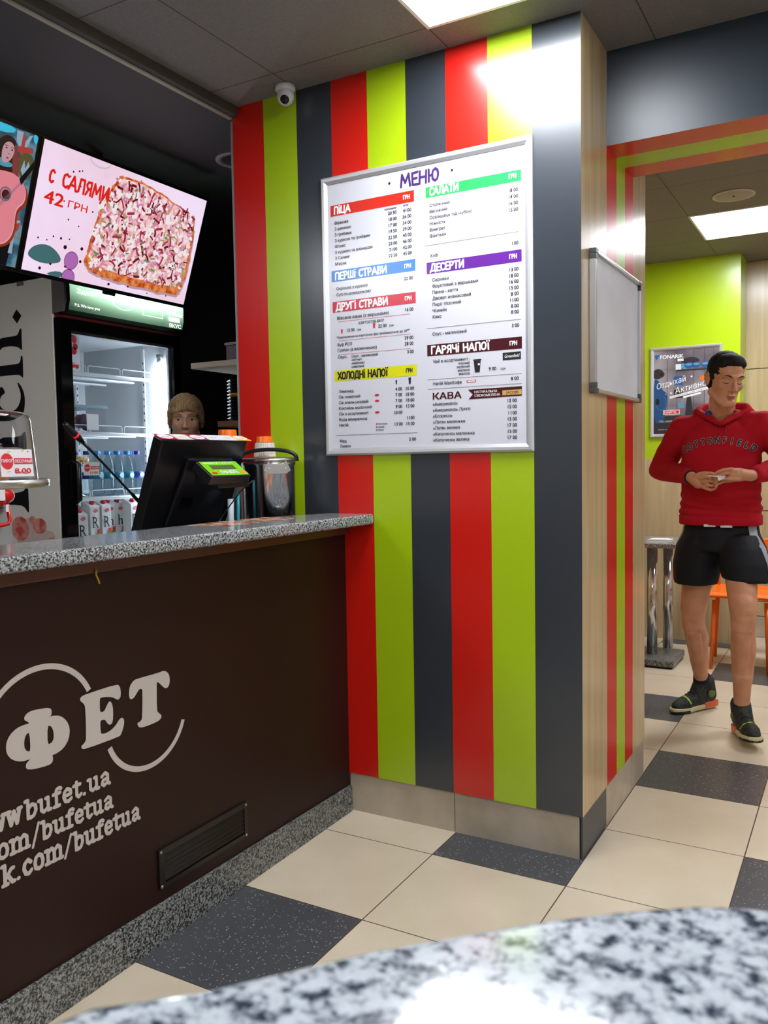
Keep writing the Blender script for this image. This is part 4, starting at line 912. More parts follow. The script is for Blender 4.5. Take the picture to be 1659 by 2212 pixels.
# small pie stand in the fridge
t = thing('cake_stand', 'small steel stand with a pie among the water bottles in the fridge', 'cake stand', (-1.945, .735, 1.153))
MB().lathe([(.001, 0), (.035, 0), (.033, .006), (.010, .018), (.008, .03), (.008, .13), (.02, .146), (.054, .148), (.060, .153), (.060, .158), (.055, .153), (.001, .152)], M_steel, 36).build('stand', t)
M_pie = mat('pie_crust', (196, 150, 84), .6); cc = ramp(M_pie, noise_tex(M_pie, 60, 3), [(.4, rgb(150, 96, 40)), (.6, rgb(224, 196, 130))]); L(M_pie, cc, BS(M_pie).inputs['Base Color'])
MB().lathe([(.001, .153), (.044, .153), (.050, .166), (.049, .180), (.044, .184), (.001, .180)], M_pie, 28).build('pie', t)
def price_card(name, label, M, w, h, word1, word2, num, m_bg, card_cat='price card'):
    t = thing(name, label, card_cat, M.translation)
    b = MB(); b.box((0, 0, -.0008), (w, h, .0008), m_bg, M); child_of(b.build('card'), t)
    b = MB(); rn = random.Random(3); M_y = mat('card_wafer', (216, 180, 110), .5)
    for k in range(9):
        x = rn.uniform(.05, .9)*w; y = rn.choice([rn.uniform(.05, .15), rn.uniform(.8, .95), rn.uniform(.6, .95)])*h; a = rn.uniform(.2, .6)
        if k % 2: flat(b, M, M_y, [(x, y), (min(w, x+.10*w), y+.05*h*a*2), (min(w, x+.10*w), y+.05*h*a*2+.04*h), (x, y+.05*h)], .0010)
        else: disc(b, M, M_ink, x, y, .018*w, .02*h, .0010); disc(b, M, M_capr, min(w*.97, x+.02*w), y+.01*h, .012*w, .02*h, .0011)
    disc(b, M, M_capr, .20*w, .56*h, .19*w, .19*w, .0013, 32); rect(b, M, M_capr, .42*w, .46*h, .99*w, .68*h, .0013)
    put_text(b, M, M_white, word1, .20*w, .52*h, .075*w, .03, .0017, align='C', width=.35*w); put_text(b, M, M_white, word2, .44*w, .51*h, .075*w, .03, .0017, width=.53*w)
    put_text(b, M, M_capr, num, .66*w, .12*h, .125*w, .06, .0015, align='C', width=.5*w)
    child_of(b.build('print'), t); return t
M_card = mat('card_cream', (226, 214, 196), .4); M_cardw = mat('card_white', (222, 216, 222), .4)
price_card('price_card', 'small cheesecake price card reading 11.00 in front of the fridge bottles', frame_m((-1.882, .712, 1.252), (0, 1, 0), (.1, 0, 1)), .088, .062, 'ТОРТ' if False else 'ПИРОГ', 'ЧИЗКЕЙК', '11.00', M_card)

# ------------------------------------------------------------------ kitchen shelves behind the wall
def shelf(name, x0, z, th, m, label, y1=1.12):
    o = MB().box((x0, .80, z-th), (-.9005, y1, z), m).build(name, bevel=.002); tag(o, label, 'shelf'); return o
M_sh = mat('cream_shelf_board', (196, 186, 166), .5); M_sh2 = mat('brown_shelf_board', (120, 80, 58), .5)
shelf('wall_shelf', -1.30, 1.727, .024, M_sh, 'cream shelf board with a small box on it, upper of the two kitchen shelves')
shelf('wall_shelf', -1.16, 1.474, .024, M_sh2, 'brown rounded shelf board holding the stacked trays, lower of the two kitchen shelves')
bx = thing('storage_box', 'small grey lidded box on the upper kitchen shelf', 'box', (-1.05, .95, 1.7275))
child_of(MB().box((-1.17, .88, 1.7275), (-.925, 1.05, 1.80), mat('grey_mauve_box', (120, 108, 122), .5)).build('body', bevel=.003), bx)
child_of(MB().box((-1.175, .875, 1.801), (-.92, 1.055, 1.812), M_grey).build('lid', bevel=.002), bx)
M_tray = mat('black_tray', (20, 18, 22), .3); M_trayy = mat('yellow_tray', (206, 156, 40), .35)
def tray(m, z):
    t = MB(); o = [(-.13, -.10), (-.08, -.14), (.10, -.14), (.115, -.12), (.115, .12), (-.08, .12), (-.13, .08)]
    i_ = [(p[0]*.9, p[1]*.9) for p in o]; n = len(o)
    v = [(*p, .014) for p in o]+[(*p, .002) for p in i_]+[(*p, .0) for p in i_]+[(*p, .0115) for p in o]
    fs = [(k, (k+1)%n, n+(k+1)%n, n+k) for k in range(n)]+[list(range(n, 2*n))]+[list(range(2*n, 3*n))[::-1]]+[(2*n+k, 2*n+(k+1)%n, 3*n+(k+1)%n, 3*n+k) for k in range(n)]+[(3*n+k, 3*n+(k+1)%n, (k+1)%n, k) for k in range(n)]
    t.add(v, fs, m); return t
ords = ['lowest', 'second', 'third', 'fourth', 'fifth', 'sixth', 'seventh', 'eighth', 'ninth', 'tenth', 'eleventh', 'top']
tb = ty = None
for k in range(12):
    if k == 7: o = tray(M_trayy, 0).build('serving_tray'); lab_ = 'yellow serving tray among the black ones on the kitchen shelf'
    else:
        if tb is None: tb = tray(M_tray, 0).build('serving_tray'); o = tb
        else: o = tb.copy(); COL.objects.link(o)
        lab_ = 'black serving tray, %s in the stack on the brown kitchen shelf' % ords[k]
    o.location = (-1.02, .955, 1.475+k*.0143); tag(o, lab_, 'tray', 'serving trays on the brown shelf')

# ------------------------------------------------------------------ till
pos = thing('pos_terminal', 'black point of sale terminal seen from behind on the staff counter', 'till', (-.8, .24, .975))
up = Vector((.118, -.007, .302)); uu = Vector((.0551, .998, 0)); ph = .340; pw = .404
PM = frame_m(Vector((-.840, .032, 1.086))-up.normalized()*.03, uu, up)
b = MB(); b.prism([(0, 0), (pw-.01, 0), (pw, .05), (pw, ph), (0, ph)], -.045, 0, M_black, PM); child_of(b.build('monitor_casing', bevel=.005), pos)
b = MB(); b.prism([(.09, .035), (pw-.05, .035), (pw-.07, ph-.06), (.12, ph-.06)], 0, .018, mat('till_back_hump', (17, 17, 22), .3), PM); child_of(b.build('rear_cover', bevel=.006), pos)
b = MB(); b.box((.012, .012, -.05), (pw-.012, ph-.012, -.0455), M_blackg, PM); child_of(b.build('screen'), pos)
b = MB(); b.box((.20, ph-.085, .018), (.29, ph-.079, .0195), M_blackg, PM); b.box((.13, .10, .018), (.18, .14, .0195), M_blackg, PM); child_of(b.build('vent_slot'), pos)
b = MB(); b.prism([(-.92, .04), (-.66, .04), (-.66, .38), (-.92, .38)], .9755, 1.045, M_black); b.box((-.90, .14, 1.045), (-.82, .30, 1.11), M_black); child_of(b.build('base', bevel=.008), pos)
b = MB(); b.tube([(-.659, .04, 1.036), (-.659, .38, 1.036)], .0016, mat('red_accent_line', (206, 90, 80), .4), 6); child_of(b.build('accent_line'), pos)
dm = frame_m((-.582, .093, 1.258), (0, 1, 0), (-.06, 0, .045)); dh = .074; dwid = .184
b = MB(); b.box((-.006, -.006, -.034), (dwid+.006, dh+.004, -.001), M_black, dm); b.prism([(-.6995, 1.235), (-.6, 1.215), (-.6, 1.25), (-.6995, 1.30)], -.30, -.14, M_black, Matrix(((1, 0, 0, 0), (0, 0, -1, 0), (0, 1, 0, 0), (0, 0, 0, 1))))
cd = child_of(b.build('customer_display', bevel=.003), pos)
b = MB(); M_dg = mat('display_green', (110, 196, 30), .25); M_lcd = mat('lcd_grey', (70, 88, 56), .12); M_yl = mat('print_yellow', (236, 226, 60), .3)
rect(b, dm, M_dg, 0, 0, dwid, dh, .0); rect(b, dm, M_lcd, .030, .030, .150, .054, .0006); rect(b, dm, M_yl, .030, .027, .150, .0295, .0006)
put_text(b, dm, M_white, 'ПРИЄМНОГО АПЕТИТУ', .012, .060, .008, .03, .0008, width=.15); put_text(b, dm, M_white, 'БУФ КОЛА', .055, .008, .015, .05, .0008, width=.085); disc(b, dm, mat('print_orange', (236, 130, 60), .3), .165, .014, .013, .011, .0006); flat(b, dm, M_capr, [(.008, .006), (.035, .006), (.035, .015), (.02, .018), (.008, .014)], .0006)
o = child_of(b.build('display_face'), pos); 
b = MB(); pts = [(-.60, .318, 1.235), (-.64, .30, 1.20), (-.67, .24, 1.12), (-.66, .17, 1.06), (-.655, .12, 1.047)]; b.tube(pts, .0022, M_black, 6); child_of(b.build('cable'), pos)
# row of coloured cards lying on the top edge of the till
cs = thing('card_strip', 'strip of red, white and yellow cards lying along the top of the till', 'cards', (-.72, .24, 1.378))
pn = PM.to_3x3() @ Vector((0, 0, 1))
cmx = frame_m(PM @ Vector((-.006, ph+.0035, .004)), uu, -pn)
b = MB(); colz = [(186, 30, 56), (226, 214, 190), (190, 26, 84), (226, 222, 236), (226, 218, 226), (236, 176, 30)]
w6 = .424/6
for k, c_ in enumerate(colz):
    m = mat('strip_colour', c_, .3); b.add([(k*w6, 0, 0), ((k+1)*w6, 0, 0), ((k+1)*w6, .050, 0), (k*w6, .050, 0), (k*w6, 0, -.0012), ((k+1)*w6, 0, -.0012), ((k+1)*w6, .050, -.0012), (k*w6, .050, -.0012)], [(0, 1, 2, 3), (7, 6, 5, 4), (0, 4, 5, 1), (2, 6, 7, 3), (0, 3, 7, 4), (1, 5, 6, 2)], m, False, cmx)
    disc(b, cmx, M_paper, (k+.5)*w6, .025, .030, .021, .0003); put_text(b, cmx, [M_ink, M_capr, M_ink, M_ink, M_ink, M_capr][k], ['СУП', 'БУРГЕР', 'САЛАТ', 'ЧАЙ', 'КАВА', 'ПІЦА'][k], (k+.5)*w6, .017, .008, .0, .0006, align='C', width=.035)
child_of(b.build('cards'), cs)
# gooseneck microphone
mc = thing('gooseneck_microphone', 'black gooseneck microphone with a red ring leaning over the counter', 'microphone', (-.97, .22, .975))
X = -.955
b = MB(); b.tube([(X, -.163, 1.4285), (X, -.158, 1.423), (X, -.108, 1.384), (X, -.092, 1.370)], [.008, .0105, .0105, .0075], M_black, 14); child_of(b.build('capsule'), mc)
b = MB(); b.tube([(X, -.121, 1.3943), (X, -.116, 1.3903)], .0112, mat('red_ring_lit', (230, 24, 30), .3, emit=(230, 20, 30), es=.6), 16); child_of(b.build('red_ring'), mc)
b = MB(); b.tube([(X, -.094, 1.372), (X, -.05, 1.335), (X, .05, 1.248), (X, .105, 1.200), (X, .112, 1.194), (X, .16, 1.150), (X, .20, 1.10), (X, .22, 1.04), (X, .22, 1.01)], [.006, .0042, .0038, .0040, .0062, .0062, .0055, .006, .008], M_black, 10); child_of(b.build('neck'), mc)
b = MB(); b.box((X-.005 if False else -1.03, .16, .9755), (-.985 if False else -.93+.0, .28, 1.01), M_black); child_of(b.build('base', bevel=.006), mc)

# ------------------------------------------------------------------ steel urn with lid and cups
urn = thing('steel_urn', 'polished steel urn with lid and black arched handle beside the till', 'urn', (-.682, .517, .9755))
U = Matrix.Translation((-.682, .517, 0)) @ Matrix.Diagonal((.93, .93, 1, 1))
child_of(MB().lathe([(.001, .978), (.100, .978), (.104, .984), (.104, 1.285), (.107, 1.288), (.107, 1.298), (.101, 1.298), (.098, 1.285), (.098, .99)], M_steel, 48, U).build('body'), urn)
child_of(MB().lathe([(.110, 1.299), (.113, 1.303), (.112, 1.309), (.10, 1.314), (.05, 1.317), (.001, 1.318)], M_steel_r, 48, U).build('lid'), urn)
b = MB(); hx = []
dirh = Vector((.82, .57, 0)).normalized() # handle runs across the lid, end facing the room
for k in range(15):
    a = pi*k/14; hx.append(Vector((-.682, .517, 0)) + Vector((.87, .49, 0)).normalized()*(-.104*cos(a)) + Vector((0, 0, 1.300 + .044*sin(a)**.6)))
b.tube(hx, .0075, M_black, 10); child_of(b.build('handle'), urn)
b = MB(); du = Vector((.816, -.578, 0)); 
CMu = frame_m(Vector((-.682, .517, 1.268))+du*.0975, (.578, .816, 0), (0, 0, 1))
b.prism([(-.050, .0), (-.034, -.012), (.034, -.012), (.050, 0), (.034, .034), (.022, .024), (-.022, .024), (-.034, .034)], 0, .005, M_steel_r, CMu); b.ball((-.03, .006, .006), (.003, .003, .002), M_steel, CMu, 10); b.ball((.03, .006, .006), (.003, .003, .002), M_steel, CMu, 10)
child_of(b.build('latch', bevel=.001), urn)
def cup(m, r0, r1, h, rib, name, label, loc_, grp=None):
    n = 64; b = MB(); v = []; f = []
    prof = [(r0, 0), (r0*.985, h*.08), (r1*1.02, h*.92), (r1, h)]
    for i, (r, z) in enumerate(prof):
        for j in range(n): rr = r*(1-(.03 if rib and j % 2 and 0 < i else 0)); v.append((rr*cos(2*pi*j/n), rr*sin(2*pi*j/n), z))
    for i in range(3):
        for j in range(n): f.append((i*n+j, i*n+(j+1)%n, (i+1)*n+(j+1)%n, (i+1)*n+j))
    f.append([3*n+j for j in range(n)]); f.append(list(range(n))[::-1]); b.add(v, f, m, not rib)
    o = b.build(name); o.location = loc_; return tag(o, label, 'cup', grp)
M_cupw = mat('ribbed_paper_cup', (214, 202, 190), .55)
cup(M_cupw, .041, .035, .052, True, 'paper_cup', 'inverted ribbed white cup standing on the urn lid under an orange one', (-.728, .556, 1.3185), 'inverted cups on the urn')
cup(M_orange, .031, .028, .022, False, 'orange_cup', 'orange cup bottom resting on the ribbed white cup on the urn', (-.728, .556, 1.3712), 'orange cups')
cup(M_cupw, .041, .035, .062, True, 'paper_cup', 'inverted ribbed cup mostly hidden behind the till', (-.87, .515, 1.3295), 'inverted cups on the urn')
cup(M_orange, .036, .033, .030, False, 'orange_cup', 'orange cup bottom behind the top right corner of the till', (-.87, .515, 1.392), 'orange cups')
tag(MB().lathe([(.001, .9755), (.044, .9755), (.046, 1.329), (.001, 1.329)], mat('green_white_canister', (188, 196, 200), .35), 32, Matrix.Translation((-.87, .515, 0))).build('canister'), 'pale canister standing between the till and the steel urn', 'canister')
tag(MB().tube([(-.715, .372, .976), (-.712, .375, 1.19)], .006, mat('teal_stick', (20, 130, 140), .3), 8).build('teal_stick'), 'thin teal stick standing between the till and the urn', 'stick')
tag(MB().tube([(-.735, .355, .976), (-.732, .358, 1.17)], .011, mat('pale_tube', (180, 190, 200), .3), 10).build('cup_sleeve'), 'pale tube of cups standing between till and teal stick', 'tube')

# leaflets on the bar top
def leaflet(pts, m, label, z, seed):
    b = MB(); b.prism(pts, z, z+.0006, m); o = b.build('leaflet'); return tag(o, label, 'leaflet', 'leaflets on the bar counter')
M_lf = mat('leaflet_print', (176, 120, 100), .2); cc = ramp(M_lf, noise_tex(M_lf, 30, 3), [(.35, rgb(170, 60, 40)), (.5, rgb(196, 150, 120)), (.65, rgb(206, 196, 180))]); L(M_lf, cc, BS(M_lf).inputs['Base Color'])
leaflet([(-.59, -.02), (-.44, .0), (-.45, .17), (-.60, .15)], M_lf, 'printed leaflet lying flat on the granite in front of the till', 1.1074, 1)
leaflet([(-.59, .20), (-.45, .20), (-.44, .36), (-.585, .36)], M_lf, 'printed leaflet lying flat on the granite in front of the steel urn', 1.1074, 2)

# ------------------------------------------------------------------ cake stand on the bar
CC = Vector((-.47, -.833, 0))
st = thing('cake_stand', 'steel footed cake stand at the left end of the bar counter', 'cake stand', (-.47, -.833, 1.1075))
CMx = Matrix.Translation(CC)
child_of(MB().lathe([(.001, 1.1085), (.048, 1.1085), (.046, 1.114), (.034, 1.135), (.018, 1.160), (.012, 1.19), (.012, 1.225), (.03, 1.248), (.001, 1.2485)], M_steel, 40, CMx).build('foot'), st)
child_of(MB().lathe([(.001, 1.249), (.163, 1.249), (.168, 1.252), (.168, 1.266), (.163, 1.268), (.160, 1.262), (.155, 1.2585), (.001, 1.2585)], M_steel_r, 64, CMx).build('tray'), st)
dome = tag(MB().lathe([(.146, 1.2595), (.1455, 1.262), (.1345, 1.395), (.131, 1.406), (.122, 1.413), (.06, 1.421), (.001, 1.423)], M_dome, 64, CMx).build('cake_dome'), 'clear plastic dome covering the cake on the steel stand', 'dome')
ck = thing('cake', 'brown cake piece wrapped in clear film under the plastic dome', 'cake', (-.50, -.80, 1.259))
M_cake = mat('brown_cake', (150, 92, 48), .7); cc = ramp(M_cake, noise_tex(M_cake, 50, 3), [(.3, rgb(120, 66, 30)), (.7, rgb(190, 130, 80))]); L(M_cake, cc, BS(M_cake).inputs['Base Color'])
child_of(MB().box((-.57, -.87, 1.2595), (-.44, -.745, 1.302), M_cake).build('sponge', bevel=.006), ck)
b = MB(); rn = random.Random(2); pk = [(-.57, -.87), (-.44, -.87), (-.44, -.74), (-.57, -.74)]
v = [(x, y, 1.304) for x, y in pk]+[(-.505+(x+.505)*.8+rn.uniform(-.01, .01), -.80+(y+.80)*.8+rn.uniform(-.01, .01), 1.345+rn.uniform(-.008, .008)) for x, y in pk]+[(-.505+(x+.505)*.25, -.785+(y+.80)*.25, 1.372) for x, y in pk]
b.add(v, [(0, 1, 5, 4), (1, 2, 6, 5), (2, 3, 7, 6), (3, 0, 4, 7), (4, 5, 9, 8), (5, 6, 10, 9), (6, 7, 11, 10), (7, 4, 8, 11)], thin_glass('crinkled_film', (.96, .96, .97, 1), .5)); child_of(b.build('film'), ck)
th = rad(8); cn = Vector((cos(th), sin(th), 0)); ct = Vector((-sin(th), cos(th), 0))
price_card('price_card', 'white price card reading 8.00 on the clear dome of the cake stand', frame_m(CC + cn*.1455 + Vector((0, 0, 1.2745)) - ct*.044, ct, Vector((0, 0, 1)) - cn*.075), .088, .057, 'ПИРОГ', 'ПЕСОЧНЫЙ', '8.00', M_cardw)

# objects on the staff counter seen under the cake stand
cb = thing('slicer', 'grey appliance with a red guard and red handle under the cake stand tray', 'slicer', (-1.1, -.38, .975))
child_of(MB().box((-1.22, -.55, .9755), (-1.10, -.252, 1.168), M_grey).build('housing', bevel=.006), cb)
b = MB(); b.box((-1.20, -.50, 1.168), (-1.11, -.262, 1.19), M_grey); child_of(b.build('top_plate', bevel=.004), cb)
b = MB(); b.ball((-1.075, -.305, 1.208), (.03, .040, .028), M_redp, n=18); b.ball((-1.07, -.34, 1.20), (.03, .045, .03), M_redp, n=16); child_of(b.build('red_guard'), cb)
b = MB(); b.tube([(-1.07, -.293, 1.19), (-1.06, -.292, 1.132), (-1.06, -.298, 1.122), (-1.06, -.315, 1.120), (-1.06, -.41, 1.116)], .0062, M_redp, 10); child_of(b.build('handle'), cb)
b = MB(); b.box((-1.045, -.318, 1.160), (-1.041, -.308, 1.182), M_paper); b.box((-1.036, -.345, 1.195), (-1.032, -.325, 1.228), M_paper); child_of(b.build('label_tag'), cb)

o = MB().tube([(-.402, -.548, 1.045), (-.398, -.552, 1.030), (-.399, -.545, 1.018), (-.401, -.540, 1.008)], .0022, mat('yellow_tie', (190, 160, 40), .5), 6).build('cable_tie')
tag(o, 'short yellow tie hanging under the edge of the bar counter top', 'tie')
# ------------------------------------------------------------------ near bar table in the foreground
nt = thing('granite_bar_table', 'rounded grey granite table top close to the camera, out of focus', 'table', (1.4, -1.9, 0))
edge = [(.90, -3.0), (.935, -2.1), (.960, -1.86), (.972, -1.803), (.981, -1.782), (1.009, -1.757), (1.027, -1.735), (1.048, -1.709), (1.073, -1.684), (1.101, -1.656), (1.127, -1.634), (1.156, -1.613), (1.173, -1.606), (1.19, -1.602), (1.22, -1.602), (1.30, -1.62), (1.6, -1.66), (2.2, -1.75), (2.2, -3.0)]
child_of(MB().prism(edge, 1.068, 1.1055, M_gran_near).build('table_top', bevel=.008, seg=4), nt)
child_of(MB().tube([(1.7, -2.3, .02), (1.7, -2.3, 1.068)], .04, M_steel_r, 24).build('post'), nt)
child_of(MB().box((1.4, -2.6, 0), (2.0, -2.0, .04), M_gran_dk).build('foot_slab', bevel=.006), nt)

# ------------------------------------------------------------------ dining room
ps = thing('poster', 'framed outdoor gear advert poster on the lime green wall', 'poster', (.135, 4.2, 1.43))
px0, pz0, pw_, ph_ = -.103, 1.430, .478, .628
b = MB(); snap_frame(b, px0, pz0, pw_, ph_, .024, 4.1985, .018, M_frame); child_of(b.build('frame'), ps)
M_pb = mat('poster_photo', (120, 112, 116), .3); cc = ramp(M_pb, noise_tex(M_pb, 3, 3), [(.35, rgb(92, 84, 92)), (.65, rgb(156, 150, 156))]); L(M_pb, cc, BS(M_pb).inputs['Base Color'])
M_pd = mat('poster_dark', (48, 46, 54), .3); M_pblue = mat('poster_blue', (40, 84, 140), .3); M_pb3 = mat('poster_light_blue', (90, 140, 170), .3); M_pjk = mat('poster_jacket', (36, 76, 124), .3)
b = MB(); PMt = frame_m((px0, 4.195, pz0), (1, 0, 0), (0, 0, 1)); b.box((px0+.015, 4.1945, pz0+.015), (px0+pw_-.015, 4.1982, pz0+ph_-.015), M_pb); PMt = frame_m((px0, 4.1944, pz0), (1, 0, 0), (0, 0, 1))
W_, H_ = pw_, ph_
rect(b, PMt, M_pd, .022, .022, W_-.022, .15, .0002)
for x in (.115, .18, .29, .36, .42): rect(b, PMt, M_pd, x, .15, x+.003, H_-.03, .0003)
for z in (.22, .34, .47): rect(b, PMt, mat('poster_plank_line', (88, 80, 84), .3), .022, z, W_-.022, z+.002, .00025)
rect(b, PMt, M_pd, .175, .455, .40, .466, .0004); rect(b, PMt, M_labw, .172, .467, .21, .505, .0004); disc(b, PMt, M_pb3, .235, .49, .028, .022, .0004)
for x, r in ((.26, .03), (.31, .026), (.37, .03)): disc(b, PMt, M_pblue, x, .492, r, .021, .0005); disc(b, PMt, M_pb3, x, .498, r*.8, .008, .0006)
flat(b, PMt, M_pd, smooth_poly([(.20, .525), (.25, .55), (.31, .545), (.34, .515), (.28, .505), (.22, .505)], 2), .0004)
flat(b, PMt, M_pd, smooth_poly([(.022, .47), (.06, .485), (.10, .45), (.095, .425), (.05, .405), (.022, .415)], 2), .0004); disc(b, PMt, M_dark, .075, .44, .012, .010, .0006)
flat(b, PMt, M_pjk, smooth_poly([(.022, .10), (.022, .41), (.06, .40), (.075, .34), (.12, .30), (.11, .20), (.09, .10)], 1), .0004); rect(b, PMt, M_pblue, .16, .36, .22, .42, .0004)
disc(b, PMt, M_dark, .050, .25, .014, .022, .0006); flat(b, PMt, M_pb3, arc(.075, .24, .035, .05, 200, 420, .002, .002), .0006)
disc(b, PMt, M_orange, .36, .40, .03, .014, .0005); rect(b, PMt, M_pd, .16, .27, .22, .33, .0004); flat(b, PMt, M_pd, [(.23, .10), (.30, .10), (.27, .30), (.25, .30)], .0004); rect(b, PMt, M_pb3, .19, .20, .23, .24, .0004)
child_of(b.build('poster_sheet'), ps)
b = MB()
flat(b, PMt, mat('logo_blue', (44, 96, 170), .3), [(.030, .575), (.066, .578), (.055, .555), (.040, .540)], .0005)
put_text(b, PMt, M_white, 'FONARIK', .068, .548, .026, .05, .0008, width=.155); rect(b, PMt, M_white, .185, .524, .224, .541, .0008); put_text(b, PMt, M_pd, '.com', .205, .529, .007, .02, .001, align='C', width=.03)
sk = lambda s: frame_m((px0+s[0], 4.1936, pz0+s[1]), (1, 0, s[2]), (-.1, 0, 1))
put_text(b, sk((.045, .335, .26)), M_white, 'Отдыхай', 0, 0, .040, .0, .0, width=.20, skew=.25); put_text(b, sk((.17, .300, .24)), M_white, 'Активно', 0, 0, .042, .0, .0, width=.21, skew=.25)
for (x, z, r) in ((.278, .415, .009), (.142, .307, .010), (.105, .30, .005)): flat(b, PMt, M_white, [(x+(r if k % 2 == 0 else r*.4)*cos(pi*k/5+.3), z+(r if k % 2 == 0 else r*.4)*sin(pi*k/5+.3)) for k in range(10)], .0008)
m2 = sk((.135, .268, .22)); rect(b, m2, M_white, 0, 0, .26, .016, 0); put_text(b, m2, M_pd, 'СНАРЯЖЕНИЕ ДЛЯ ОТДЫХА', .01, .004, .007, .01, .0003, width=.24)
rect(b, sk((.225, .268, .22)), M_white, 0, 0, .12, .012, 0)
rect(b, PMt, M_labw, .088, .158, .20, .190, .0006); rect(b, PMt, M_capr, .092, .162, .196, .186, .0007); put_text(b, PMt, M_white, 'DАЙТЕ', .097, .167, .014, .04, .0009, width=.08)
put_text(b, PMt, M_labw, 'ТРЦ КАРАВАН', .060, .105, .013, .0, .0006, width=.13); put_text(b, PMt, M_labw, 'одежда и снаряжение', .055, .052, .007, .0, .0006, width=.12)
child_of(b.build('poster_lettering'), ps)

tb_ = thing('dining_table', 'small granite-topped dining table on two steel columns beyond the doorway', 'table', (-.03, 3.55, 0))
child_of(MB().box((-.47, 3.33, .735), (.245, 3.83, .765), M_gran).build('table_top', bevel=.006), tb_)
for (x, y, l_) in ((.068, 3.46, 'nearer'), (.122, 3.68, 'farther')):
    child_of(MB().lathe([(.032, .05), (.032, .735)], M_steel, 32, Matrix.Translation((x, y, 0))).build('column'), tb_)
child_of(MB().box((-.38, 3.285, .012), (.232, 3.66, .052), M_gran_dk).build('base_slab', bevel=.008), tb_)
child_of(MB().box((-.37, 3.30, 0), (.215, 3.645, .012), M_dark).build('base_plinth'), tb_)
nk = MB(); nk.prism([(0, 0), (.13, .02), (.14, .10), (.09, .13), (.005, .085)], 0, .006, M_paper); nk.prism([(.01, .01), (.12, .03), (.11, .09), (.02, .07)], .006, .011, M_paper)
o = nk.build('napkin', bevel=.001); o.location = (.03, 3.50, .7655); tag(o, 'white folded napkin on the small granite dining table', 'napkin')

def chair(label, loc_, rz):
    t = thing('orange_chair', label, 'chair', loc_, rz, 'orange chairs in the dining room')
    b = MB(); n = 10; P = [(-.19, .43), (-.16, .448), (-.02, .436), (.12, .440), (.185, .452), (.20, .445), (.197, .425), (.18, .420), (.0, .412), (-.17, .412)]
    P = [(a_, z_+.025) for a_, z_ in P]
    v = [(-.19, q[0], q[1]) for q in P]+[(.19, q[0], q[1]) for q in P]
    b.add(v, [list(range(10))[::-1], list(range(10, 20))]+[(k, (k+1) % 10, 10+(k+1) % 10, 10+k) for k in range(10)], M_orange); b.build('seat', t, bevel=.006)
    b = MB(); b.box((-.185, .185, .60), (.185, .205, .79), M_orange, Matrix.Rotation(-.1, 4, 'X') @ Matrix.Translation((0, .06, 0))); b.build('backrest', t, bevel=.008)
    for x in (-1, 1):
        MB().tube([(x*.145, -.13, .42), (x*.160, -.16, 0)], [.014, .010], M_orange, 10).build('leg', t)
        MB().tube([(x*.165, .15, .42), (x*.185, .19, 0)], [.014, .010], M_orange, 10).build('leg', t)
        MB().tube([(x*.165, .16, .42), (x*.16, .225, .70)], .011, M_orange, 10).build('back_post', t)
    return t
chair('orange plastic chair seen between the legs of the walking person', (.585, 3.58, 0), 0)
chair('orange plastic chair at the right edge behind the person in shorts', (1.02, 3.42, 0), .0)
chair('orange chair reflected in the steel table columns, mostly hidden behind the partition', (-.05, 2.75, 0), pi)

# ------------------------------------------------------------------ people
def cap_geo(p0, r0, p1, r1, n=20, k=6):
    p0 = Vector(p0); p1 = Vector(p1); d = (p1-p0); ln = d.length; d = d.normalized() if ln > 1e-6 else Vector((0, 0, 1))
    u = d.orthogonal().normalized(); w = d.cross(u); vs = []; fs = []; rings = []
    for i in range(k+1): a = pi/2*i/k; rings.append((p0-d*r0*cos(a), max(r0*sin(a), 1e-4)))
    for i in range(k+1): a = pi/2*i/k; rings.append((p1+d*r1*sin(a), max(r1*cos(a), 1e-4)))
    for c, r in rings:
        for j in range(n): a = 2*pi*j/n; vs.append(c+(u*cos(a)+w*sin(a))*r)
    for i in range(len(rings)-1):
        for j in range(n): fs.append((i*n+j, i*n+(j+1) % n, (i+1)*n+(j+1) % n, (i+1)*n+j))
    fs.append(list(range(n))[::-1]); fs.append([(len(rings)-1)*n+j for j in range(n)])
    return vs, fs
def ell_geo(c, r, M=None, n=28):
    vs = []; fs = []; k = n//2
    for i in range(k+1):
        a = pi*i/k; s = max(sin(a), 1e-3)
        for j in range(n): b_ = 2*pi*j/n; vs.append(Vector((s*cos(b_)*r[0], s*sin(b_)*r[1], -cos(a)*r[2])))
    for i in range(k):
        for j in range(n): fs.append((i*n+j, i*n+(j+1) % n, (i+1)*n+(j+1) % n, (i+1)*n+j))
    fs.append(list(range(n))[::-1]); fs.append([k*n+j for j in range(n)])
    if M is not None: vs = [M.to_3x3() @ v for v in vs]
    return [v+Vector(c) for v in vs], fs
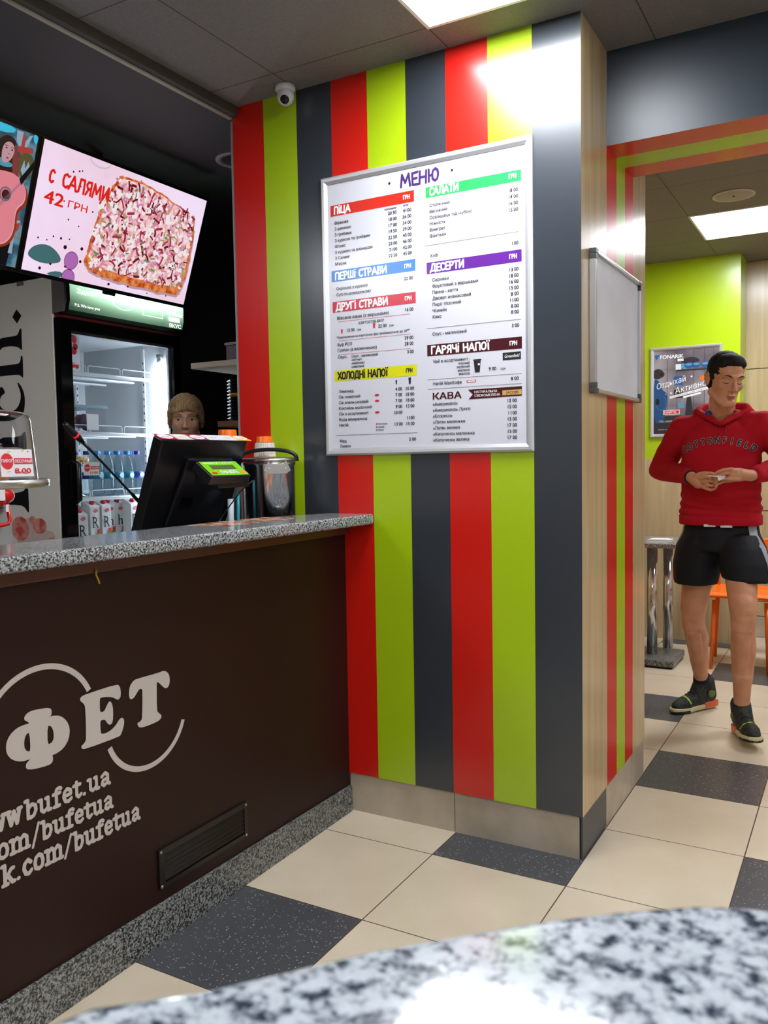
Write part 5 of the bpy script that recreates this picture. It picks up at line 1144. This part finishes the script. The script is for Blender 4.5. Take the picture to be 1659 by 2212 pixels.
def organic(name, prims, voxel, m, parent, smooth=4, cuts=(), disp=None, transform=None, post=None, factor=.5):
    """union of closed shapes, voxel remeshed and relaxed into one continuous skin"""
    vs = []; fs = []
    for v, f in prims:
        o = len(vs); vs += [tuple((transform @ Vector(p)) if transform is not None else p) for p in v]; fs += [[i+o for i in g] for g in f]
    me = bpy.data.meshes.new('tmp'); me.from_pydata(vs, [], fs); me.update()
    bm = bmesh.new(); bm.from_mesh(me); bmesh.ops.recalc_face_normals(bm, faces=bm.faces); bm.to_mesh(me); bm.free()
    o = bpy.data.objects.new('tmp', me); COL.objects.link(o)
    r = o.modifiers.new('r', 'REMESH'); r.mode = 'VOXEL'; r.voxel_size = voxel; r.adaptivity = 0
    if smooth: s_ = o.modifiers.new('s', 'SMOOTH'); s_.factor = factor; s_.iterations = smooth
    dg = bpy.context.evaluated_depsgraph_get(); dg.update()
    m2 = bpy.data.meshes.new_from_object(o.evaluated_get(dg)); bpy.data.objects.remove(o); bpy.data.meshes.remove(me)
    if disp or post:
        m2.update(); nr = [v.normal.copy() for v in m2.vertices]
        for v, n_ in zip(m2.vertices, nr):
            if disp: v.co = v.co + n_*disp(v.co, n_)
    for co, no in cuts:
        bm = bmesh.new(); bm.from_mesh(m2)
        bmesh.ops.bisect_plane(bm, geom=bm.verts[:]+bm.edges[:]+bm.faces[:], plane_co=co, plane_no=no, clear_outer=True); bm.to_mesh(m2); bm.free()
    m2.materials.clear(); m2.materials.append(m)
    m2.polygons.foreach_set('use_smooth', [True]*len(m2.polygons)); m2.polygons.foreach_set('material_index', [0]*len(m2.polygons)); m2.update(); m2.name = name
    ob = bpy.data.objects.new(name, m2); COL.objects.link(ob)
    if parent: child_of(ob, parent)
    return ob
C_ = cap_geo
def skin_mat(name, c1, c2):
    m = mat(name, c1, .5, spec=.35, sss=.12); c = ramp(m, noise_tex(m, 14, 3), [(.35, rgb(*c1)), (.65, rgb(*c2))]); L(m, c, BS(m).inputs['Base Color']); return m
M_skin = skin_mat('skin_tan', (188, 130, 100), (202, 146, 114)); M_skin2 = skin_mat('skin_fair', (178, 132, 106), (188, 142, 116))

def head_prims(fem=False):
    """local head: face towards -Y, origin at ear level"""
    jw = .88 if fem else 1.0
    P = [ell_geo((0, .012, .045), (.074, .094, .078)), ell_geo((0, -.026, -.010), (.063, .066, .090)), ell_geo((0, -.038, -.056), (.048*jw, .047, .046))]
    P += [C_((-.017*jw, -.072, -.092), .019, (.017*jw, -.072, -.092), .019), C_((-.051*jw, -.006, -.056), .021, (-.024*jw, -.062, -.088), .019), C_((.051*jw, -.006, -.056), .021, (.024*jw, -.062, -.088), .019)]
    P += [ell_geo((s*.038, -.056, -.014), (.022, .026, .026)) for s in (-1, 1)]
    P += [C_((-.043, -.070, .030), .012, (-.012, -.082, .027), .012), C_((.043, -.070, .030), .012, (.012, -.082, .027), .012)]
    P += [C_((0, -.083, .030), .0085, (0, -.094, .004), .0075), C_((0, -.094, .004), .0075, (0, -.110, -.022), .0100), C_((0, -.110, -.024), .0105, (0, -.100, -.031), .009)]
    P += [ell_geo((s*.0115, -.097, -.028), (.0080, .011, .0080)) for s in (-1, 1)]
    P += [C_((0, -.085, -.040), .012, (0, -.080, -.060), .017), ell_geo((0, -.0885, -.0525), (.021, .0120, .0052)), ell_geo((0, -.0880, -.0620), (.018, .0120, .0062))]
    for s in (-1, 1):
        P += [ell_geo((s*.076, .010, -.004), (.008, .017, .029)), C_((s*.079, .024, .018), .0065, (s*.080, .022, -.014), .0055), C_((s*.077, .000, .024), .0045, (s*.079, .020, .027), .0055)]
    return P
BUMPS = [(s*.031, -.088, .011, .0150, -.0085) for s in (-1, 1)] + [(s*.031, -.082, .007, .0085, .0050) for s in (-1, 1)] + [(s*.064, -.045, .030, .024, -.004) for s in (-1, 1)] + \
        [(0, -.092, -.0755, .009, -.0035), (0, -.099, -.0572, .0030, -.0012)] + [(s*.046, -.050, -.056, .022, -.0045) for s in (-1, 1)] + [(s*.024, -.092, -.040, .007, -.0028) for s in (-1, 1)] + [(s*.0075, -.105, -.036, .0035, -.003) for s in (-1, 1)]
def sculpt(HFi, co, n_):
    q = HFi @ co
    if q.z < -.13 or q.z > .1 or q.y > .0 or abs(q.x) > .1: return 0
    d = 0
    for x, y, z, r, a in BUMPS:
        e = ((q.x-x)**2+(q.y-y)**2*.5+(q.z-z)**2)/(r*r)
        if e < 8: d += a*math.exp(-e)
    return d
def head_frame(c, fwd_deg, pitch, roll):
    return Matrix.Translation(c) @ Matrix.Rotation(rad(fwd_deg), 4, 'Z') @ Matrix.Rotation(rad(pitch), 4, 'X') @ Matrix.Rotation(rad(roll), 4, 'Y')
def face_details(parent, HF, lash, lipc, brow_c, eyes_open, body):
    M_br = mat('brow_hair', brow_c, .9, spec=.1); M_lip = mat('lips', lipc, .45); M_la = mat('lash_line', lash, .7); M_eye = mat('eye_white', (176, 168, 162), .2); M_ir = mat('iris', (40, 46, 50), .15)
    bm = bmesh.new(); bm.from_mesh(body.data); bv = BVHTree.FromBMesh(bm); d = (HF.to_3x3() @ Vector((0, 1, 0))).normalized()
    def on(x, z, off=.0005):
        o = HF @ Vector((x, -.2, z)); h = bv.ray_cast(o, d)[0]
        return (h if h else HF @ Vector((x, -.09, z))) - d*off
    def patch(name, xs, zt, zb, m, off):
        b = MB(); k = len(xs); v = []
        for i in range(k):
            for f in (0, .34, .67, 1): v.append(on(xs[i], zt[i]+(zb[i]-zt[i])*f, off))
        b.add(v, [(i*4+c, (i+1)*4+c, (i+1)*4+c+1, i*4+c+1) for i in range(k-1) for c in range(3)], m, True); o = child_of(b.build(name), parent); o.modifiers.new('t', 'SOLIDIFY').thickness = .0006
    for s in (-1, 1):
        xs = [s*(.013+.036*i/8) for i in range(9)]; zc = [.0285+.0065*sin(i/8*2.3) - (.003*(i/8)**3) for i in range(9)]; w = [.0018, .0023, .0026, .0026, .0024, .0021, .0017, .0012, .0005]
        patch('eyebrow', xs, [a+c for a, c in zip(zc, w)], [a-c for a, c in zip(zc, w)], M_br, .0012)
        xs = [s*(.0175+.028*i/8) for i in range(9)]; u = [sin(pi*i/8) for i in range(9)]
        if eyes_open:
            patch('eye', xs, [.0065+.0050*a for a in u], [.0065-.0035*a for a in u], M_eye, .0006)
            xi = [s*(.031+.0056*(i/4-1)) for i in range(9)]; ui = [sqrt(max(0, 1-(i/4-1)**2)) for i in range(9)]
            patch('iris', xi, [.0075+.0040*a for a in ui], [.0075-.0048*a for a in ui], M_ir, .0011)
            patch('eyelash', xs, [.0070+.0060*a for a in u], [.0065+.0046*a for a in u], M_la, .0014)
        else:
            patch('eyelash', xs, [.0034-.0028*a for a in u], [.0022-.0052*a for a in u], M_la, .0008)
    xs = [-.0215+.043*i/12 for i in range(13)]; u = [sin(pi*i/12) for i in range(13)]
    patch('upper_lip', xs, [-.0570+.0062*a-.0012*max(0, 1-abs(i-6)/1.5) for i, a in enumerate(u)], [-.0570-.0006*a for a in u], M_lip, .0012)
    patch('lower_lip', xs, [-.0575-.0008*a for a in u], [-.0575-.0090*a for a in u], M_lip, .0012)
    bm.free()

def finger(P, base, dirs, lens, r):
    p = Vector(base)
    for k, (d, l) in enumerate(zip(dirs, lens)):
        q = p + Vector(d).normalized()*l; P.append(C_(p, r*(1-.07*k), q, r*(.93-.07*k), 12, 4)); p = q
    return p

# --- walking customer
man = thing('person', 'person in red hoodie, dark shorts and trainers walking and looking down at a white paper', 'person', (.62, 2.3, 0))
HFm = head_frame(Vector((.662, 2.165, 1.638)), 33, 17, 4)
P = [([HFm @ Vector(v) for v in vs], fs) for vs, fs in head_prims()]
shL, shR = Vector((.462, 2.28, 1.425)), Vector((.812, 2.26, 1.43)); elL, elR = Vector((.345, 2.34, 1.235)), Vector((.930, 2.34, 1.25))
wrL, wrR = Vector((.532, 2.085, 1.198)), Vector((.786, 2.055, 1.205))
hipL, hipR = Vector((.545, 2.29, .86)), Vector((.715, 2.26, .87)); knL, knR = Vector((.503, 2.33, .500)), Vector((.757, 2.08, .555)); anL, anR = Vector((.512, 2.525, .135)), Vector((.745, 2.160, .105))
P += [C_((.642, 2.225, 1.56), .056, (.632, 2.275, 1.45), .064), C_((.655, 2.19, 1.575), .050, (.635, 2.25, 1.48), .055)]
P += [C_((.634, 2.29, 1.38), .105, (.632, 2.30, 1.0), .098), C_((.56, 2.29, 1.36), .09, (.70, 2.28, 1.36), .09), C_(shL, .048, (.55, 2.28, 1.40), .06), C_(shR, .048, (.72, 2.27, 1.40), .06)]
P += [C_(shL, .046, elL, .036), C_(shR, .046, elR, .036), C_(elL, .036, wrL, .025), C_(elR, .036, wrR, .025), C_((.56, 2.29, .92), .10, (.70, 2.28, .92), .10)]
for hp, kn, an, bk in ((hipL, knL, anL, Vector((.0, .03, 0))), (hipR, knR, anR, Vector((0, .025, 0)))):
    P += [C_(hp, .080, kn+Vector((0, 0, .05)), .060), C_(kn+Vector((0, 0, .07)), .058, kn-Vector((0, 0, .03)), .052), ell_geo(kn+Vector((0, -.022, .01)), (.040, .034, .046))]
    ca = kn.lerp(an, .32)+bk; P += [C_(kn-Vector((0, -.005, .02)), .050, ca, .056), C_(ca, .055, kn.lerp(an, .66)+bk*.4, .042), C_(kn.lerp(an, .6), .042, an+Vector((0, 0, .02)), .033), C_(an+Vector((0, 0, .05)), .032, an-Vector((0, 0, .03)), .030), C_(kn-Vector((0, .01, .06)), .036, an+Vector((0, 0, .05)), .028)]
for an, toe in ((anL, Vector((.41, 2.385, .045))), (anR, Vector((.832, 1.96, .055)))): P.append(C_(an-Vector((0, 0, .05)), .022, (an-Vector((0, 0, .05))).lerp(toe, .6), .016))
# right hand (left in the photograph), palm up under the paper
Pm = (wrL, Vector((.598, 2.030, 1.176)))
P += [C_(wrL, .026, Pm[1]-Vector((.03, -.02, .002)), .027), C_(Vector((.560, 2.050, 1.200)), .016, Vector((.602, 2.006, 1.200)), .011), C_(Vector((.560, 2.056, 1.185)), .016, Vector((.602, 2.020, 1.180)), .012), C_(Vector((.560, 2.066, 1.170)), .017, Vector((.600, 2.036, 1.156)), .012)]
for k in range(4):
    base = Vector((.604, 2.000+.012*k, 1.203-.0185*k)); d1 = Vector((.95, -.35, -.05-.06*k)); d2 = Vector((.75, -.20, .38)); d3 = Vector((.25, .05, .65))
    finger(P, base, (d1, d2, d3), (.032-.002*k, .020, .014), .0082-.0003*k)
finger(P, Vector((.570, 2.040, 1.212)), (Vector((.7, -.6, .18)), Vector((.95, -.25, -.05)), Vector((.95, -.1, -.2))), (.034, .030, .024), .0095)
# left hand (right in the photograph), reaching across on top of the paper
P += [C_(wrR, .026, Vector((.748, 2.015, 1.212)), .026), C_(Vector((.750, 2.020, 1.224)), .015, Vector((.718, 1.986, 1.230)), .011), C_(Vector((.751, 2.023, 1.210)), .016, Vector((.718, 1.994, 1.210)), .012), C_(Vector((.752, 2.026, 1.196)), .016, Vector((.718, 2.004, 1.190)), .012)]
for k in range(4):
    base = Vector((.716, 1.980+.010*k, 1.236-.0175*k)); finger(P, base, (Vector((-.95, -.22, -.10)), Vector((-.9, -.05, -.42)), Vector((-.7, .05, -.62))), (.036, .024, .018), .0078-.0003*k)
finger(P, Vector((.745, 2.000, 1.190)), (Vector((-.85, -.45, .02)), Vector((-.95, -.1, .05)), Vector((-.95, .1, 0))), (.032, .028, .022), .0093)
body = organic('body', P, .0036, M_skin, man, smooth=2, disp=lambda co, n_, HFi=HFm.inverted(): sculpt(HFi, co, n_))
face_details(man, HFm, (46, 30, 26), (158, 92, 84), (52, 36, 28), False, body)
# short dark hair
HP = [ell_geo((0, .018, .053), (.0770, .0925, .077)), ell_geo((0, -.022, .090), (.062, .056, .034)), C_((-.064, .012, .045), .018, (-.068, -.010, .006), .0085), C_((.064, .012, .045), .018, (.068, -.010, .006), .0085), ell_geo((0, .055, .0), (.068, .062, .068)), C_((-.044, -.047, .080), .017, (.044, -.047, .080), .017)]
M_hair = mat('short_dark_hair', (28, 21, 18), .75, spec=.25)
hair = organic('hair', HP, .0045, M_hair, man, smooth=2, transform=HFm, disp=lambda co, n: .0012*noise.noise(co*90)+.0010*noise.noise(co*260))
# hoodie
M_hood = mat('red_hoodie_cotton', (172, 18, 34), .85, spec=.2); nn = noise_tex(M_hood, 380, 2); bump(M_hood, nn, .25, .001)
HD = []
prof = [(1.455, .10, .078, .632, 2.275), (1.41, .165, .105, .634, 2.275), (1.34, .178, .125, .634, 2.27), (1.22, .172, .130, .632, 2.265), (1.10, .176, .128, .632, 2.265), (1.035, .182, .128, .632, 2.265), (1.005, .180, .125, .632, 2.268), (.985, .176, .122, .632, 2.27)]
vs = []; fs = []; n = 44
for z, rx, ry, cx, cy in prof:
    for j in range(n): a = 2*pi*j/n; vs.append(Vector((cx+rx*(abs(cos(a))**.85)*(1 if cos(a) > 0 else -1), cy+ry*(abs(sin(a))**.85)*(1 if sin(a) > 0 else -1), z)))
for i in range(len(prof)-1):
    for j in range(n): fs.append((i*n+j, i*n+(j+1) % n, (i+1)*n+(j+1) % n, (i+1)*n+j))
fs.append(list(range(n))); fs.append([(len(prof)-1)*n+j for j in range(n)][::-1]); HD.append((vs, fs))
HD += [C_(shL+Vector((.05, 0, -.02)), .072, shL, .062), C_(shR-Vector((.05, 0, .02)), .072, shR, .062), C_(shL, .066, elL, .056), C_(shR, .066, elR, .056), C_(elL, .058, elL.lerp(wrL, .55), .047), C_(elL.lerp(wrL, .55), .047, elL.lerp(wrL, .88), .040), C_(elR, .058, elR.lerp(wrR, .55), .047), C_(elR.lerp(wrR, .55), .047, elR.lerp(wrR, .86), .040), C_(shL, .06, (.60, 2.27, 1.462), .05), C_(shR, .06, (.67, 2.27, 1.462), .05)]
def fold(co, n_):
    e = Vector((co.x*3.2, co.y*3.2, co.z*9)); v = noise.noise(e*2.2)*.006+noise.noise(co*26)*.0022
    low = max(0, 1-abs(co.z-1.06)/.09); return v+low*.005*sin(co.z*150+co.x*9)
hood = organic('hoodie', HD, .006, M_hood, man, smooth=6, disp=fold)
# hem and cuffs
b = MB()
def ring_band(b, c, rx, ry, z0, z1, m, th=.006, n=48):
    vs = []; fs = []
    for (z, e) in ((z0, -th), (z0, 0), (z0+.004, th*.6), (z1-.004, th*.6), (z1, 0), (z1, -th)):
        for j in range(n): a = 2*pi*j/n; vs.append((c[0]+(rx+e)*(abs(cos(a))**.88)*(1 if cos(a) > 0 else -1), c[1]+(ry+e)*(abs(sin(a))**.88)*(1 if sin(a) > 0 else -1), z))
    for i in range(5):
        for j in range(n): fs.append((i*n+j, i*n+(j+1) % n, (i+1)*n+(j+1) % n, (i+1)*n+j))
    b.add(vs, fs, m, True)
ring_band(b, (.632, 2.27), .181, .127, .972, 1.018, M_hood); child_of(b.build('hem_band'), man)
b = MB(); b.tube([elL.lerp(wrL, .80), elL.lerp(wrL, .97)], [.040, .033], M_hood, 20); b.tube([elL.lerp(wrL, .97), elL.lerp(wrL, .99)], [.033, .028], M_dark, 20); child_of(b.build('cuff'), man)
b = MB(); b.tube([elR.lerp(wrR, .80), elR.lerp(wrR, .96)], [.040, .033], M_hood, 20); child_of(b.build('cuff'), man)
# hood folded behind the neck: an open collar rising on both sides
def hood_geo():
    H = []; ctr = Vector((.640, 2.262, 1.478))
    for k in range(25):
        f = k/24; a = rad(-48+276*f)      # open at the front (-Y)
        sa = (a + pi)  # keep orientation readable
        x = cos(a-pi*0)*.108; y = sin(a)*.088
        lift = .030*max(0, sin(a)) + .040*max(0, cos(a))**1 * .6 + .030*max(0, -cos(a))*.9
        front = max(0, -sin(a)); H.append((ctr+Vector((x*(1-.42*front), y, lift-.036*front)), .016+.016*max(0, sin(a))))
    return H
hg = hood_geo(); HDp = [C_(hg[i][0], hg[i][1], hg[i+1][0], hg[i+1][1], 14, 4) for i in range(len(hg)-1)]
HDp += [C_(hg[0][0], .016, (.650, 2.158, 1.440), .011), C_(hg[-1][0], .016, (.642, 2.158, 1.440), .011), C_((.53, 2.27, 1.50), .022, (.515, 2.31, 1.49), .020), C_((.735, 2.25, 1.52), .018, (.755, 2.30, 1.49), .022), C_((.60, 2.37, 1.44), .05, (.68, 2.37, 1.44), .05)]
organic('hood', HDp, .005, M_hood, man, smooth=5, disp=lambda co, n: noise.noise(co*22)*.004)
child_of(MB().tube([(.572, 2.235, 1.462), (.578, 2.205, 1.480), (.590, 2.20, 1.500)], .014, mat('blue_undershirt', (40, 60, 120), .8), 10).build('undershirt_collar'), man)
# project drawstrings and chest lettering on the hoodie
bm = bmesh.new(); bm.from_mesh(hood.data); bm.transform(hood.matrix_world if False else Matrix.Identity(4)); bvh = BVHTree.FromBMesh(bm)
def on_cloth(x, z, off):
    h, nn_, i, d = bvh.ray_cast(Vector((x, 1.6, z)), Vector((0, 1, 0)))
    return Vector((x, (h.y if h else 2.14)-off, z))
M_tb = mat('black_applique', (16, 14, 16), .6); M_tw = mat('grey_applique_edge', (170, 160, 160), .6)
def thick_glyph(ch, size, bold):
    vs, fs = font_text(ch, size); e = bold*size*.5; V = []; F = []
    for i, (dx, dy) in enumerate([(e*cos(k*pi/4), e*sin(k*pi/4)) for k in range(8)]):
        o = len(V); V += [(v[0]+dx, v[1]+dy, v[2]+i*4e-5) for v in vs]; F += [tuple(q+o for q in f) for f in fs]
    return V, F
def chest_text(m, bold, off, name):
    b = MB(); s = 'COTTONFIELD'; cx, cz, R = .634, 1.052, .300; a0, a1 = 119.0, 61.5
    for k, ch in enumerate(s):
        a = rad(a0+(a1-a0)*(k/(len(s)-1)))
        vs, fs = thick_glyph(ch, .040, bold); x0 = min(v[0] for v in vs); x1 = max(v[0] for v in vs); w = (x0+x1)/2
        # subdivide lightly by using the triangulated glyph mesh directly
        out = []
        for v in vs:
            lx, ly = (v[0]-w)*.78, v[1]
            X = cx+(R+ly)*cos(a)+lx*sin(a); Z = cz+(R+ly)*sin(a)-lx*cos(a); out.append(on_cloth(X, Z, off+v[2]))
        b.add(out, fs, m)
    return child_of(b.build(name), man)
chest_text(M_tw, .17, .0026, 'lettering_edge'); chest_text(M_tb, .075, .0034, 'chest_lettering')
for x0, x1, z1 in ((.618, .628, 1.375), (.668, .663, 1.385)):
    pts = [on_cloth(x0+(x1-x0)*f, 1.448+(z1-1.448)*f, .003) for f in [k/8 for k in range(9)]]
    child_of(MB().tube(pts, .0026, mat('red_drawstring', (150, 20, 36), .7), 6).build('drawstring'), man)
bm.free()
# shorts
M_short = mat('dark_sport_shorts', (14, 15, 22), .65, spec=.3)
def loft(secs, n=40):
    vs = []; fs = []
    for c, rx, ry, tilt in secs:
        for j in range(n): a = 2*pi*j/n; vs.append(Vector((c[0]+rx*cos(a), c[1]+ry*sin(a), c[2]+tilt*cos(a))))
    for i in range(len(secs)-1):
        for j in range(n): fs.append((i*n+j, i*n+(j+1) % n, (i+1)*n+(j+1) % n, (i+1)*n+j))
    fs.append(list(range(n))); fs.append([(len(secs)-1)*n+j for j in range(n)][::-1]); return vs, fs
SH = [loft([((.632, 2.275, 1.0), .160, .112, 0), ((.632, 2.275, .92), .176, .120, 0), ((.630, 2.275, .85), .190, .122, 0)])]
SH += [loft([((.555, 2.28, .93), .095, .108, 0), ((.545, 2.28, .88), .112, .118, 0), ((.525, 2.285, .78), .112, .112, 0), ((.520, 2.285, .700), .103, .105, 0), ((.520, 2.285, .684), .098, .102, 0)])]
SH += [loft([((.710, 2.27, .93), .095, .110, 0), ((.724, 2.25, .87), .114, .128, 0), ((.742, 2.215, .80), .112, .120, 0), ((.752, 2.19, .735), .106, .108, -.01), ((.752, 2.19, .722), .103, .106, -.01)])]
shorts = organic('shorts', SH, .006, M_short, man, smooth=4, disp=lambda co, n: noise.noise(Vector((co.x*9, co.y*9, co.z*4)))*.006)
M_stripe = mat('pale_grey_stripe', (150, 154, 166), .6)
b = MB()
for s, pts in ((-1, [(.468, 2.25, .965), (.452, 2.25, .93), (.435, 2.26, .87), (.425, 2.26, .83)]), (1, [(.800, 2.22, .975), (.818, 2.21, .93), (.838, 2.20, .87), (.850, 2.19, .80), (.855, 2.18, .735)])):
    vs = []
    bm2 = bmesh.new(); bm2.from_mesh(shorts.data); bv = BVHTree.FromBMesh(bm2)
    for (x, y, z) in pts:
        for dy in (-.018, -.009, 0, .009, .018):
            h, nn_, i_, d_ = bv.ray_cast(Vector((x+s*.25, y+dy, z)), Vector((-s, 0, 0))); vs.append((h if h else Vector((x, y+dy, z)))+Vector((s*.0025, 0, 0)))
    bm2.free(); b.add(vs, [(r*5+c, r*5+c+1, (r+1)*5+c+1, (r+1)*5+c) for r in range(len(pts)-1) for c in range(4)], M_stripe, True)
child_of(b.build('side_stripe'), man)
b = MB(); b.box((.578, 2.141, .968), (.628, 2.150, .9795), M_labw); b.box((.65, 2.141, .966), (.70, 2.150, .976), M_labw); child_of(b.build('waist_tape'), man)
# trainers
M_shoe = mat('dark_knit_trainer', (24, 26, 26), .7); cc = ramp(M_shoe, noise_tex(M_shoe, 60, 3), [(.4, rgb(18, 20, 20)), (.65, rgb(44, 52, 46))]); L(M_shoe, cc, BS(M_shoe).inputs['Base Color'])
M_shoe2 = mat('olive_panel', (92, 104, 60), .6); M_sole = mat('cream_midsole', (196, 186, 140), .5); M_solo = mat('orange_heel', (206, 96, 56), .5); M_sock = mat('navy_sock', (22, 24, 40), .9); M_lst = mat('lime_flash', (176, 214, 70), .5)
def shoe(heel, toe, an, lift_toe=0):
    heel = Vector(heel); toe = Vector(toe); d = (toe-heel).normalized(); side = d.cross(Vector((0, 0, 1))).normalized(); up = side.cross(d); ln = (toe-heel).length
    M = Matrix.Translation(heel) @ Matrix(((d.x, side.x, up.x, 0), (d.y, side.y, up.y, 0), (d.z, side.z, up.z, 0), (0, 0, 0, 1)))
    if M.to_3x3().determinant() < 0: print('flip')
    Q = [C_((.045, 0, .056), .036, (.13, 0, .052), .040), C_((.12, 0, .058), .038, (ln-.085, 0, .036), .038), C_((ln-.085, .006, .036), .036, (ln-.040, .002, .028), .030), C_((ln-.085, -.008, .034), .034, (ln-.050, -.006, .028), .028), C_((.035, 0, .06), .036, (.060, 0, .128), .046), C_((.12, 0, .065), .040, (.085, 0, .130), .040)]
    s = organic('shoe', Q, .0048, M_shoe, man, smooth=3, transform=M)
    out = []; ws = [(0, .030), (.03, .037), (.10, .035), (.16, .040), (.21, .050), (.255, .044), (.285, .026), (.295, .010)]
    P_ = [(x*ln/.295, w) for x, w in ws]+[(x*ln/.295, -w*.92) for x, w in ws[::-1]]
    b = MB(); b.prism(P_, .0, .024, M_sole, M); b.prism([(x, y*1.02) for x, y in P_ if x < .12*ln/.295], .002, .034, M_solo, M); b.prism([(x, y*1.03) for x, y in P_ if x > .2*ln/.295], .0, .014, M_shoe, M)
    o = child_of(b.build('sole', bevel=.004), man); o.parent = s; 
    b = MB()
    for k in range(6): x = .105+k*.0165; z = .112-k*.0075; b.tube([M @ Vector((x, -.026, z-.008)), M @ Vector((x+.003, 0, z+.003)), M @ Vector((x, .026, z-.008))], .0028, M_black, 6)
    o = child_of(b.build('laces'), man); o.parent = s
    b = MB(); pts = [(.200, -.039, .042), (.206, -.024, .064), (.208, 0, .0735), (.206, .024, .064), (.200, .039, .042)]; b.tube([M @ Vector((x*ln/.295, y, z)) for x, y, z in pts], .0052, M_lst, 8); o = child_of(b.build('lime_flash'), man); o.parent = s
    b = MB(); b.ball((.055, .036, .075), (.024, .008, .020), M_shoe2, M, 14); b.ball((.055, -.036, .075), (.024, .008, .020), M_shoe2, M, 14); o = child_of(b.build('side_panel'), man); o.parent = s
    b = MB(); b.tube([M @ Vector((.088, -.020, .10)), M @ Vector((.075, -.030, .145))], .004, M_redp, 8); o = child_of(b.build('pull_tab'), man); o.parent = s
    child_of(MB().tube([an-Vector((0, 0, .03)), an+Vector((0, 0, .01)), an+Vector((0, 0, .048)), an+Vector((0, 0, .053))], [.030, .0405, .040, .036], M_sock, 20).build('sock'), man)
    return s
shoe((.565, 2.600, .012), (.395, 2.372, .004), anL); shoe((.722, 2.225, .006), (.829, 1.945, .045), anR)
pp = thing('paper_slip', 'small folded white paper held in the hands of the person in the red hoodie', 'paper', (.645, 1.97, 1.2))
b = MB(); b.add([(.622, 1.965, 1.207), (.662, 1.955, 1.202), (.690, 1.985, 1.208), (.650, 2.000, 1.212), (.668, 1.945, 1.186), (.692, 1.96, 1.196)], [(0, 1, 2, 3), (1, 4, 5, 2)], M_paper)
o = child_of(b.build('sheet'), pp); o.modifiers.new('t', 'SOLIDIFY').thickness = .0012

# --- person behind the counter
wm = thing('person', 'person with short fair hair standing in the dark behind the till', 'person', (-1.40, .93, 0))
HFw = head_frame(Vector((-1.392, .86, 1.484)), 40, 2, 0)
P = [([HFw @ (Vector(v)*.93) for v in vs], fs) for vs, fs in head_prims(True)]
Wc = Vector((-1.41, .93, 0))
P += [C_(HFw @ Vector((0, .02, -.04)), .045, Wc+Vector((0, .0, 1.30)), .048), C_(Wc+Vector((-.11, 0, 1.25)), .055, Wc+Vector((.11, 0, 1.25)), .055), C_(Wc+Vector((0, 0, 1.22)), .11, Wc+Vector((0, 0, .95)), .10), C_(Wc+Vector((0, 0, .95)), .11, Wc+Vector((0, 0, .85)), .12)]
for s in (-1, 1):
    P += [C_(Wc+Vector((s*.155, 0, 1.25)), .045, Wc+Vector((s*.19, 0, 1.0)), .035), C_(Wc+Vector((s*.19, 0, 1.0)), .034, Wc+Vector((s*.13+.08, -.17, .99)), .024), C_(Wc+Vector((s*.08, 0, .85)), .085, Wc+Vector((s*.09, 0, .46)), .055), C_(Wc+Vector((s*.09, 0, .46)), .05, Wc+Vector((s*.09, 0, .09)), .035), C_(Wc+Vector((s*.09, .02, .05)), .035, Wc+Vector((s*.09+.05, -.12, .04)), .03)]
    hb = Wc+Vector((s*.13+.08, -.17, .99)); P.append(C_(hb, .024, hb+Vector((.01, -.05, -.005)), .026))
    for k in range(4): finger(P, hb+Vector((-.018+.014*k, -.065, -.005)), ((.1, -1, -.1), (.05, -.9, -.4), (0, -.7, -.7)), (.03, .022, .016), .0078)
    finger(P, hb+Vector((-s*.022, -.03, 0)), ((-s*.8, -.6, -.1), (-s*.3, -.9, -.2)), (.03, .025), .009)
wbody = organic('body', P, .004, M_skin2, wm, smooth=2, disp=lambda co, n_, HFi=(HFw @ Matrix.Scale(.93, 4)).inverted(): sculpt(HFi, co, n_)*.9)
fd = HFw @ Matrix.Scale(.93, 4); face_details(wm, fd, (50, 38, 32), (170, 96, 92), (120, 92, 60), True, wbody)
M_blond = mat('fair_hair', (186, 150, 96), .6); cc = ramp(M_blond, noise_tex(M_blond, 1, 3, stretch(M_blond, 160, 160, 12)), [(.35, rgb(112, 84, 50)), (.65, rgb(170, 140, 96))]); L(M_blond, cc, BS(M_blond).inputs['Base Color'])
HP = [ell_geo((0, .020, .052), (.083, .099, .084)), ell_geo((0, -.030, .074), (.070, .064, .042)), ell_geo((0, .048, .0), (.076, .064, .07)), C_((-.070, -.025, .045), .016, (-.076, -.004, -.008), .011), C_((.070, -.025, .045), .016, (.076, -.004, -.008), .011), C_((-.052, -.070, .048), .014, (.02, -.084, .062), .012), C_((.02, -.084, .062), .012, (.058, -.062, .040), .011)]
organic('hair', [([v*.93 for v in vs], fs) for vs, fs in HP], .005, M_blond, wm, smooth=3, transform=HFw, disp=lambda co, n: .003*noise.noise(Vector((co.x*120, co.y*120, co.z*18))))
M_uni = mat('dark_uniform', (30, 30, 36), .8)
U_ = [C_(Wc+Vector((-.12, 0, 1.245)), .068, Wc+Vector((.12, 0, 1.245)), .068), C_(Wc+Vector((0, 0, 1.22)), .125, Wc+Vector((0, 0, .95)), .118), C_(Wc+Vector((0, 0, .95)), .125, Wc+Vector((0, 0, .80)), .135)]
for s in (-1, 1): U_ += [C_(Wc+Vector((s*.155, 0, 1.25)), .058, Wc+Vector((s*.185, 0, 1.05)), .048), C_(Wc+Vector((s*.08, 0, .85)), .098, Wc+Vector((s*.09, 0, .13)), .058)]
organic('uniform', U_, .008, M_uni, wm, smooth=4)
for s in (-1, 1): child_of(MB().ball(Wc+Vector((s*.09+.03, -.05, .035)), (.048, .125, .036), M_black, n=18).build('shoe'), wm)
